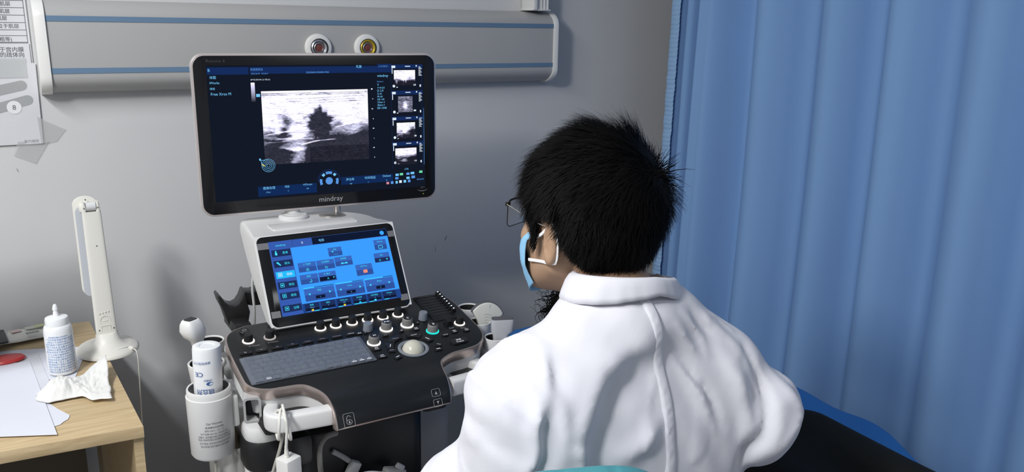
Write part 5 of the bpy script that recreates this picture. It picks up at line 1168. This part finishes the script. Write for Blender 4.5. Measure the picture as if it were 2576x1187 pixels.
for k in range(5):
    a = 2 * math.pi * k / 5 + .3; e = Vector((.70 + .27 * math.cos(a), .93 + .27 * math.sin(a), .075))
    MB().cyl((.70, .93, .11), e, .022, .013, seg=12).build('base_arm', M_chrome, ch)
    c = MB().cyl((e.x - .012 * math.sin(a), e.y + .012 * math.cos(a), .026), (e.x + .012 * math.sin(a), e.y - .012 * math.cos(a), .026), .026, seg=20).build('caster', M_blk, ch)

# ---------------------------------------------------------------- seated person in the white coat
doc = thing('person', 'seated person in a white coat and blue face mask with glasses, seen from behind', 'person', (.71, .93, 0))
HS = 1.06
H0 = Vector((.741, .994, 1.240)); HM = Matrix.Translation(H0) @ Matrix.Rotation(math.radians(13), 4, 'Z') @ Matrix.Rotation(math.radians(3), 4, 'X') @ Matrix.Scale(HS, 4)
HI = np.array(HM.inverted())
def head(P): return head_at(P, HI)
NB = np.array((.738, .910, 1.130))
def hand(P, w_, dirv, upv, side, curl=.5):
    dirv = np.array(dirv, float) / np.linalg.norm(dirv); upv = np.array(upv, float); upv -= dirv * (upv @ dirv); upv /= np.linalg.norm(upv); lat = np.cross(dirv, upv) * side
    w_ = np.array(w_, float)
    R_ = np.stack([lat, dirv, upv], 1)
    d = ell(P, w_ + dirv * .048, (.040, .052, .015), R_)
    for k, (L_, x) in enumerate(((.062, -.028), (.074, -.0095), (.070, .0095), (.054, .027))):
        a0 = w_ + dirv * (.088 - .004 * abs(k - 1.5)) + lat * x; ang = 0; r0 = .0092 - .0004 * k; p = a0
        for j, f_ in enumerate((.45, .32, .23)):
            ang += curl * (.5 + .35 * j); nx_ = p + (dirv * math.cos(ang) - upv * math.sin(ang) + lat * x * .8) * L_ * f_; d = smin(d, cap(P, p, nx_, r0 - .0006 * j, r0 - .0006 * (j + 1)), .003 if j else .006); p = nx_
    t0 = w_ + dirv * .025 - lat * .028; t1 = t0 + (-lat * .75 + dirv * .6 - upv * .25) * .036; t2 = t1 + (-lat * .25 + dirv * .85 - upv * .35) * .030
    d = smin(d, cap(P, t0, t1, .0125, .0105), .01); d = smin(d, cap(P, t1, t2, .0105, .0085), .003); return d
LE, LW = np.array((.535, .990, .865)), np.array((.585, 1.210, .735)); RE, RW = np.array((.922, .800, .985)), np.array((1.130, 1.050, .900))
LSh, RSh = np.array((.572, .905, 1.030)), np.array((.888, .838, 1.047))
def doc_body(P):
    d = cap(P, H0 + HM.to_3x3() @ Vector((.004, -.030, -.035)), NB + [.007, 0, 0], .055, .058); d = smin(d, cap(P, NB, (.735, .915, 1.03), .062, .07), .04)
    d = smin(d, cap(P, LSh + [.03, .01, -.01], RSh - [.03, -.01, .01], .038, .038), .03); d = smin(d, cap(P, (.73, .925, .99), (.715, .88, .62), .085, .095), .04)
    for a, b_, c in ((LSh, LE, LW), (RSh, RE, RW)): d = smin(d, cap(P, a, b_, .040, .034), .02); d = smin(d, cap(P, b_, c, .034, .026), .01)
    return d
def doc_all(P): return smin(head(P), doc_body(P), .022)
tl = lambda P: smin(hand(P, LW, (.25, .90, -.35), (0, .35, .9), 1, .45), cap(P, LW - (LW - LE) * .25, LW + (LW - LE) * .05, .028, .026), .012)
tr_ = lambda P: smin(hand(P, RW, (.60, .70, -.38), (.1, .4, .9), -1, .75), cap(P, RW - (RW - RE) * .25, RW + (RW - RE) * .05, .028, .026), .012)
ex = [nets(tl, LW - .12, LW + .16, .0035), nets(tr_, RW - .12, RW + .18, .0035)]
ex.append(nets(doc_all, np.array(H0) - [.13, .15, .14], np.array(H0) + [.13, .16, .20], .0026))
nets_obj('body', lambda P: np.maximum(doc_body(P), P[:, 2] - 1.115), (.36, .66, .58), (1.20, 1.30, 1.13), .007, M_skin, doc, extra=ex)
tag(nets_obj('ultrasound_probe', lambda P: smin(cap(P, RW + [.065, .075, -.055], RW + [.075, .085, -.095], .013, .015), ell(P, RW + [.078, .088, -.112], (.026, .012, .012)), .01), RW + [0, 0, -.16], RW + [.16, .18, 0], .003, M_white), 'white probe held in the right hand of the person in the white coat', 'ultrasound probe')
# trousers and shoes of the seated person
def doc_tr(P):
    d = ell(P, (.705, .875, .56), (.185, .16, .11))
    for hx, k_, f_ in ((.61, (.545, 1.385, .530), (.545, 1.40, .10)), (.80, (.86, 1.33, .53), (.88, 1.36, .10))):
        d = smin(d, cap(P, (hx, .90, .555), k_, .092, .068), .04); d = smin(d, cap(P, k_, f_, .064, .045), .02)
    return d + .004 * fbm(P * 9, 3, 14)
nets_obj('trousers', doc_tr, (.44, .68, .06), (.98, 1.50, .70), .010, mat('dark_blue_trousers', (.02, .022, .03), rough=.85), doc)
q = MB()
for x, y in ((.545, 1.40), (.88, 1.36)): q.loft([sq(x, y + .05 + .02 * (1 - s_), z, .045 * s_, .13 * s_ - .02 * (z > .04), .7, 24) for z, s_ in ((.0, .95), (.012, 1.0), (.04, .96), (.07, .70), (.095, .45))])
q.build('shoes', M_blk, doc)

# ---- coat
M_coat = mat('white_coat_cotton', (.74, .74, .80), rough=.8, spec=.2, bump=.18, bscale=420, sheen=.15)
def seg2(X, Z, pts):
    """distance in the X-Z plane to a polyline and the sign of the side"""
    best = None
    for (ax_, az), (bx_, bz) in zip(pts, pts[1:]):
        dx, dz = bx_ - ax_, bz - az; t = np.clip(((X - ax_) * dx + (Z - az) * dz) / (dx * dx + dz * dz), 0, 1)
        d = np.hypot(X - ax_ - t * dx, Z - az - t * dz); best = d if best is None else np.minimum(best, d)
    (x0, z0), (x1, z1) = pts[0], pts[-1]; tt = ((X - x0) * (x1 - x0) + (Z - z0) * (z1 - z0)) / ((x1 - x0) ** 2 + (z1 - z0) ** 2)
    return best, np.clip((tt + .12) / .4, 0, 1) * np.clip((1.12 - tt) / .4, 0, 1)
FOLDS = [([(0.887, 1.095), (0.898, 1.036), (0.881, 0.976), (0.855, 0.918)], 0.007, -0.013), ([(0.928, 1.061), (0.944, 1.006), (0.9, 0.952)], 0.01, 0.007), ([(0.951, 1.05), (0.966, 1.008), (0.94, 0.974)], 0.006, -0.004), ([(0.723, 1.136), (0.638, 1.104), (0.581, 0.984)], 0.02, 0.012), ([(0.72, 1.098), (0.654, 1.054), (0.611, 0.969)], 0.022, -0.013), ([(0.549, 1.086), (0.542, 1.02), (0.528, 0.952)], 0.0085, 0.011), ([(0.558, 1.067), (0.552, 1.019), (0.54, 0.951)], 0.012, -0.008), ([(0.59, 1.13), (0.56, 1.074), (0.538, 1.028)], 0.01, 0.007), ([(0.598, 1.117), (0.578, 1.072)], 0.01, -0.006), ([(0.584, 1.103), (0.575, 1.048), (0.57, 0.993)], 0.009, 0.005), ([(0.758, 1.104), (0.79, 1.046), (0.812, 0.991)], 0.007, 0.006), ([(0.766, 1.106), (0.799, 1.05), (0.822, 0.995)], 0.007, -0.006), ([(0.762, 1.147), (0.8, 1.099)], 0.007, 0.005), ([(0.843, 1.101), (0.852, 1.051), (0.861, 0.972)], 0.012, 0.006), ([(0.872, 1.084), (0.88, 1.019), (0.864, 0.939)], 0.011, -0.007), ([(0.783, 1.161), (0.817, 1.125), (0.816, 1.096)], 0.006, 0.005), ([(0.806, 1.157), (0.841, 1.114)], 0.006, -0.004), ([(0.83, 1.153), (0.876, 1.095), (0.864, 1.086)], 0.007, 0.005), ([(0.591, 1.011), (0.601, 0.989), (0.597, 0.965)], 0.01, 0.009), ([(0.521, 1.122), (0.509, 1.079), (0.516, 1.031)], 0.009, 0.005), ([(0.497, 1.094), (0.522, 1.065), (0.542, 1.046)], 0.006, 0.004), ([(0.623, 1.183), (0.604, 1.139)], 0.014, 0.004), ([(0.658, 0.976), (0.699, 1.002), (0.725, 1.025)], 0.015, 0.01), ([(0.491, 1.037), (0.523, 0.988)], 0.012, -0.006)]
def coat_base(P, g=0.):
    sh = cap(P, LSh + [.006, .0, -.004], (.668, .895, 1.088), .058, .050); sh = smin(sh, cap(P, RSh + [-.004, 0, -.004], (.818, .878, 1.097), .062, .052), .02)
    d = smin(sh, cap(P, (.668, .895, 1.098), (.818, .878, 1.098), .060, .060), .03)
    d = smin(d, cap(P, (.610, .915, 1.010), (.850, .880, 1.000), .108, .108), .06)
    d = smin(d, cap(P, (.620, .915, .90), (.820, .875, .90), .115, .115), .07)
    d = smin(d, cap(P, (.635, .885, .74), (.795, .865, .74), .125, .125), .07)
    d = smin(d, ell(P, (.705, .875, .58), (.225, .20, .15)), .06)
    d = smin(d, ell(P, (.748, .906, 1.142), (.102, .093, .058)), .03)
    d = smin(d, cap(P, (.600, .935, .970), (.590, .950, .920), .056, .070), .035)
    # left sleeve
    a = cap(P, LSh + [0, 0, -.010], LE + [0, 0, 0], .036, .060); a = smin(a, cap(P, LE, LW - (LW - LE) * .10, .056, .046), .03)
    a = smin(a, ell(P, LE + [-.015, .0, .01], (.058, .055, .055)), .03)
    d = smin(d, a, .022)
    b = cap(P, RSh + [.005, 0, -.010], RE, .042, .066); b = smin(b, cap(P, RE, RW - (RW - RE) * .12, .066, .048), .03)
    b = smin(b, ell(P, RE + [-.020, -.020, -.020], (.045, .050, .050)), .03)
    d = smin(d, b, .014)
    # coat skirt over the thighs
    for hx, kx in ((.61, (.555, 1.46, .555)), (.80, (.85, 1.36, .545))): d = smin(d, cap(P, (hx, .93, .56), kx, .115, .085), .06)
    return d
def coat(P):
    d = coat_base(P); X, Y, Z = P[:, 0], P[:, 1], P[:, 2]
    m = np.abs(d) < .05; Pm = P[m]; x, y, z = Pm.T; f = np.zeros(len(Pm)); back = np.clip((.93 + .09 * np.clip((.64 - x) / .06, 0, 1) - y) / .05, 0, 1)
    for pts, w_, am in FOLDS:
        dd, tp = seg2(x + .006 * vnoise(Pm * 22, 71), z, pts); f += .85 * am * np.exp(-(dd / w_) ** 2) * back * tp
    f += .0034 * fbm(Pm * np.array([17, 17, 9]), 4, 61) + .0022 * (1 - np.minimum(1, np.abs(fbm(Pm * np.array([13, 8, 6]) + .6 * vnoise(Pm * 9, 2)[:, None], 2, 81)) / .12)) * (vnoise(Pm * 4, 19) > -.1) + .0016 * np.sin((x * 1.1 + z * .55) * 95 + 3 * vnoise(Pm * 7, 5)) * np.clip(vnoise(Pm * 5, 8), 0, 1)
    # wrinkles wrapping the sleeves
    for A_, B_, fr_ in ((LSh, LE, 62), (RSh, RE, 58)):
        ax_ = (B_ - A_) / np.linalg.norm(B_ - A_); t = (Pm - A_) @ ax_; rr = np.linalg.norm(Pm - A_ - t[:, None] * ax_, axis=1)
        side = np.clip((.11 - rr) / .03, 0, 1) * np.clip((t - .12) / .08, 0, 1) * np.clip((np.abs(x - .715) - .16) / .05, 0, 1)
        f += .0040 * side * np.sin(t * fr_ + 16 * (y - .85) + 2.5 * vnoise(Pm * 10, 17))
    # armhole seam grooves
    d = d.copy(); d[m] -= f
    inner = cap(P, (NB[0] + .009, NB[1] - .002, 1.11), (NB[0] + .010, NB[1] + .012, 1.26), .063, .066); d = np.maximum(d, -inner)
    d = np.maximum(d, -(cap(P, LW - (LW - LE) * .22, LW + (LW - LE) * .3, .040, .046))); d = np.maximum(d, -(cap(P, RW - (RW - RE) * .22, RW + (RW - RE) * .3, .042, .048)))
    return d
coat_o = nets_obj('white_coat', coat, (.36, .60, .44), (1.20, 1.60, 1.215), .0052, M_coat, doc)
def back_y(x, z):
    ys = np.linspace(.66, .95, 240); P = np.stack([np.full_like(ys, x), ys, np.full_like(ys, z)], -1); d = coat(P); i = int(np.argmax(d < 0)); return float(ys[i]) if d[i] < 0 else .85
# centre back seam: overlapping edge with puckered stitching
V, F = [], []; n = 110; seam = catmull([(.7330, 0, 1.186), (.7370, 0, 1.13), (.7410, 0, 1.06), (.7405, 0, 1.00), (.7370, 0, .92), (.7310, 0, .84)], 24)[:n]
ys = [back_y(p.x, p.z) for p in seam]; ys = np.convolve(np.pad(ys, 3, 'edge'), np.ones(7) / 7, 'valid')
for j, p in enumerate(seam):
    t = j / (len(seam) - 1); y = ys[j] - .0012 - .003 * max(0, 1 - t * 5)
    pk = .0005 * math.sin(j * 1.15) + .0004 * math.sin(j * .61)
    for i, (dx, dy) in enumerate(((.0035, .006), (.0030, -.0020), (.0010, -.0030), (-.004, -.0022 - pk), (-.008, -.0018 + pk), (-.0105, -.0004), (-.0125, .005))): V.append((p.x + dx - .002 * t * 0, y + dy, p.z))
for j in range(len(seam) - 1):
    for i in range(6): a = j * 7 + i; F.append((a, a + 1, a + 8, a + 7))
MB().raw(V, F).build('back_seam', M_coat, doc, ang=80)
# collar: ring around the neck, stand and turned-down fall
V, F = [], []; N = 84; prof = [(.000, -.020, .0), (.001, .004, .1), (.002, .016, .25), (.004, .025, .4), (.0085, .0275, .5), (.0125, .025, .6), (.0165, .019, .75), (.0205, .011, .9), (.0225, .005, 1.0)]
for i in range(N + 1):
    a = math.radians(-88 - 152 + 304 * i / N)           # opening at the front
    fr = abs(i / N - .5) * 2
    for r_, z, t in prof:
        R_ = .061 + r_ * (1 + .25 * fr) + .0007 * float(vnoise(np.array([i * .8, t, 0.]), 4)) * (t > .6)
        zf = (z - (.004 * fr if t > .8 else 0) + .0006 * float(vnoise(np.array([i * .5, 3., 0.]), 6)) * (t > .7))
        cx_, cy_ = NB[0] + .010, NB[1] + .001
        x = cx_ + R_ * 1.10 * math.cos(a); y = cy_ + R_ * .98 * math.sin(a)
        V.append((x, y, 1.183 + zf - .020 * (math.sin(a) + 1) * .55 - .012 * math.cos(a) - .006 * (t ** 2) * abs(math.cos(a)) * 3))
k_ = len(prof)
for i in range(N):
    for j in range(k_ - 1): a = i * k_ + j; F.append((a, a + 1, a + k_ + 1, a + k_))
MB().raw(V, F).build('collar', M_coat, doc, ang=80, solid=.0022)

# ---- face mask
M_mask = mat('mask_blue', srgb(138, 190, 226), rough=.75, bump=.2, bscale=600); M_maskin = mat('mask_inner_white', (.66, .68, .70), rough=.8); M_loop = mat('ear_loop_white', (.85, .86, .88), rough=.7)
V, F = [], []; nt_, nz_ = 40, 22
for j in range(nz_ + 1):
    v = j / nz_; z = .004 - .112 * v
    for i in range(nt_ + 1):
        u = -1 + 2 * i / nt_; a = u * math.radians(76); w_ = .068 - .018 * max(0, v - .45) * 1.4 + .003; dep = .064 + .008 * math.exp(-((v - .30) / .25) ** 2) - .012 * max(0, v - .70) / .3
        nose = .019 * math.exp(-(u / .16) ** 2) * math.exp(-((v - .12) / .30) ** 2)
        x = w_ * math.sin(a); y = .028 + dep * max(0, math.cos(a)) ** .62 + nose
        if v < .1: y -= .010 * (1 - v / .1) * (1 - math.exp(-(u / .25) ** 2))
        zz_ = z + .010 * math.exp(-(u / .3) ** 2) * (1 - v) - .006 * (abs(u) ** 2) * (.5 - v) * 2 + (.030 * abs(u) ** 2.2 * max(0, v - .5) * 1.6)
        y += .0012 * math.sin(v * 26) * (1 - abs(u)); V.append((x, y, zz_))
for j in range(nz_):
    for i in range(nt_): a = j * (nt_ + 1) + i; F.append((a, a + nt_ + 1, a + nt_ + 2, a + 1))
fm = MB().raw(V, F).build('face_mask', [M_mask, M_maskin], doc, HM, ang=80, solid=.0011)
q = MB()
for s_ in (-1, 1):
    ribbon = lambda t: (.0011, .0024)
    q.tube([(s_ * .0665, .054, -.008), (s_ * .0755, .026, .004), (s_ * .0815, .006, .021), (s_ * .0870, -.006, .032), (s_ * .0905, -.016, .026), (s_ * .0910, -.0235, .010), (s_ * .0880, -.022, -.012), (s_ * .0840, -.016, -.024)], ribbon, 8)
    q.tube([(s_ * .0840, -.016, -.024), (s_ * .0815, .000, -.0285), (s_ * .0755, .018, -.0320), (s_ * .0665, .052, -.0400)], ribbon, 8)
q.build('ear_loop', M_loop, fm, HM)
# ---- glasses
M_gl = mat('dark_metal_frame', (.035, .033, .032), rough=.3, metal=.8); M_silver = mat('pale_metal_temple', (.55, .52, .47), rough=.25, metal=1); M_lensg = mat('lens_glass', (.9, .92, .95), rough=.02, spec=.5, alpha=.13)
gl = None; q = MB(); qs = MB()
for s_ in (-1, 1):
    c = (s_ * .0365, .114, .016); out = [(c[0] + x, c[1] - abs(c[0] + x) ** 2 * 2.6, c[2] + z) for x, z in rrect(-.0275, -.0205, .0275, .0205, .010, 5)]
    up = [p for p in out if p[2] > .028]; up.sort(key=lambda p: p[0])
    q.tube(up, .0016, 6, smooth=1); q.tube(out, .0008, 6, smooth=1, closed=True)
    L_ = MB(); L_.raw(out, [tuple(range(len(out)))]); L_.build('lens', M_lensg, doc, HM)
q.tube([(-.0095, .115, .026), (0, .118, .0285), (.0095, .115, .026)], .0011, 6)
for s_ in (-1, 1):
    q.box((s_ * .0665, .101, .0325), (.006, .006, .006), bev=.001)
    qs.tube([(s_ * .0690, .100, .0325), (s_ * .0755, .060, .0275), (s_ * .0800, .020, .0225), (s_ * .0830, -.004, .0230), (s_ * .0815, -.022, .012), (s_ * .080, -.032, -.008)], lambda t: .0010, 6)
    qs.tube([(s_ * .009, .110, .010), (s_ * .0085, .106, .006)], .0006, 5)
gl = q.build('glasses', M_gl, doc, HM); qs.build('temples', M_silver, gl, HM)
# ---- hair
def hair_edge(az_, el_, p):
    """hair grows where this is positive; p is a head-local point on the scalp"""
    x, y, z = p; ax_ = abs(x)
    if y > .040: lim = .078 - .75 * max(0, .080 - y)
    elif y > .022: lim = .016
    elif y > -.022: lim = .046
    else: lim = .026 + (y + .022) * 1.75
    if y < -.022: lim = max(lim, -.104)
    return z - lim
CS = np.array((0, -.010, .048)); RS_ = np.array((.0785, .0935, .0960))
V, F = [], []
def strand(p, d0, L_, wd_, lift, droop, curv):
    n_ = np.array(p) - CS; n_ /= RS_ ** 2; n_ /= np.linalg.norm(n_)
    side = np.cross(d0, n_); side /= np.linalg.norm(side) + 1e-9; b_ = len(V); q_ = np.array(p) + n_ * .007
    for j in range(5):
        t = j / 4; c = q_ + n_ * (lift * (1 - (1 - t) ** 1.6)) + d0 * L_ * t + side * curv * t * t + np.array((0, 0, -droop * t * t)); w2 = wd_ * (1 - t ** 1.5) + .00012
        V.append(tuple(c - side * w2)); V.append(tuple(c + side * w2))
        if j: F.append((b_ + 2 * j - 2, b_ + 2 * j - 1, b_ + 2 * j + 1, b_ + 2 * j))
cnt = 0; WH = np.array((.018, -.095, .098))         # crown whorl
while cnt < 24000:
    v_ = rng.normal(size=3); v_ /= np.linalg.norm(v_); p = CS + v_ * RS_
    he = hair_edge(0, 0, p)
    if he < rng.uniform(-.004, .004): continue
    if p[1] > .02: p = p * 1.0
    n_ = v_ / RS_; n_ /= np.linalg.norm(n_)
    # flow: away from the whorl over the top, down at the sides
    fl = p - WH; fl -= n_ * (fl @ n_); fl /= np.linalg.norm(fl) + 1e-6; sp_ = np.cross(n_, fl); topw = np.clip((p[2] - .06) / .06, 0, 1)
    dn = np.array((0, .15, -1.)) - n_ * (np.array((0, .15, -1.)) @ n_); dn /= np.linalg.norm(dn) + 1e-6
    dv = fl * (.35 + .65 * topw) + dn * (1.0 - .85 * topw) + sp_ * .25 * topw + rng.normal(size=3) * .05 + .32 * np.array([vnoise(p * 55, 3), vnoise(p * 55, 4), vnoise(p * 55, 5)]); dv /= np.linalg.norm(dv)
    nearw = math.exp(-(np.linalg.norm(p - WH) / .045) ** 2)
    low = np.clip((.03 - p[2]) / .08, 0, 1); L_ = (.046 + .012 * topw) * (1 - .45 * low) * rng.uniform(.7, 1.15); lift = (.0105 + .006 * topw) * (1 - .75 * low) * rng.uniform(.5, 1.15) + .003 * nearw
    if p[1] < .05: L_ *= .40 + .60 * min(1, he / .05)
    fly = rng.random() < .03
    if fly: lift *= 1.6
    strand(p, dv, L_ * .8, rng.uniform(.00045, .00085) * (.6 if fly else 1), lift, .004, rng.normal() * .005 * (1 + 2 * nearw)); cnt += 1
# fringe falling forward over the temple and forehead
for k in range(1300):
    x = rng.uniform(-.066, .066); zt = .098 - .25 * abs(x); ylim = CS[1] + RS_[1] * math.sqrt(max(0, 1 - (x / RS_[0]) ** 2 - ((zt - CS[2]) / RS_[2]) ** 2))
    p = np.array((x, ylim, zt + rng.uniform(-.02, .01))); d0 = np.array((x * 2.5, .32, -.50)) + rng.normal(size=3) * .15; d0 /= np.linalg.norm(d0)
    strand(p, d0, rng.uniform(.016, .028), .0007, .012, .006, rng.normal() * .004)
# sideburns and fine hairs at the nape
for k in range(900):
    s_ = rng.choice((-1, 1)); y = rng.uniform(.024, .036) ; z = rng.uniform(-.010, .045) ; x = s_ * (.0725 - .25 * max(0, y - .03) + .02 * max(0, z))
    if z < .0 and rng.random() < (-z / .035): continue
    strand(np.array((x, y, z)), np.array((s_ * .10, .12, -1.)) , rng.uniform(.007, .012), .0005, .003, 0, rng.normal() * .002)
for k in range(1400):
    th_ = rng.uniform(-1.25, 1.25); z = -.074 - rng.random() ** 2 * .030; x = .060 * math.sin(th_); y = -.038 - .047 * math.cos(th_)
    strand(np.array((x, y, z)), np.array((x * 2, -.10, -1.)), rng.uniform(.008, .016), .0005, .003, 0, rng.normal() * .002)
hq = MB(); hq.raw(V, F)
def hcap(P):
    d = ell(P, CS, RS_ + .0125); x, y, z = P.T
    lim = np.where(y > .040, .080 - .75 * np.clip(.080 - y, 0, 1), np.where(y > .022, .022, np.where(y > -.022, .048, np.maximum(.030 + (y + .022) * 1.75, -.090))))
    return np.maximum(d, (lim - z) * .7)
Vc, Fc = nets(hcap, (-.10, -.13, -.09), (.10, .10, .15), .004)
hq.raw(Vc, Fc); hq.build('hair', M_hair, doc, HM, ang=180)
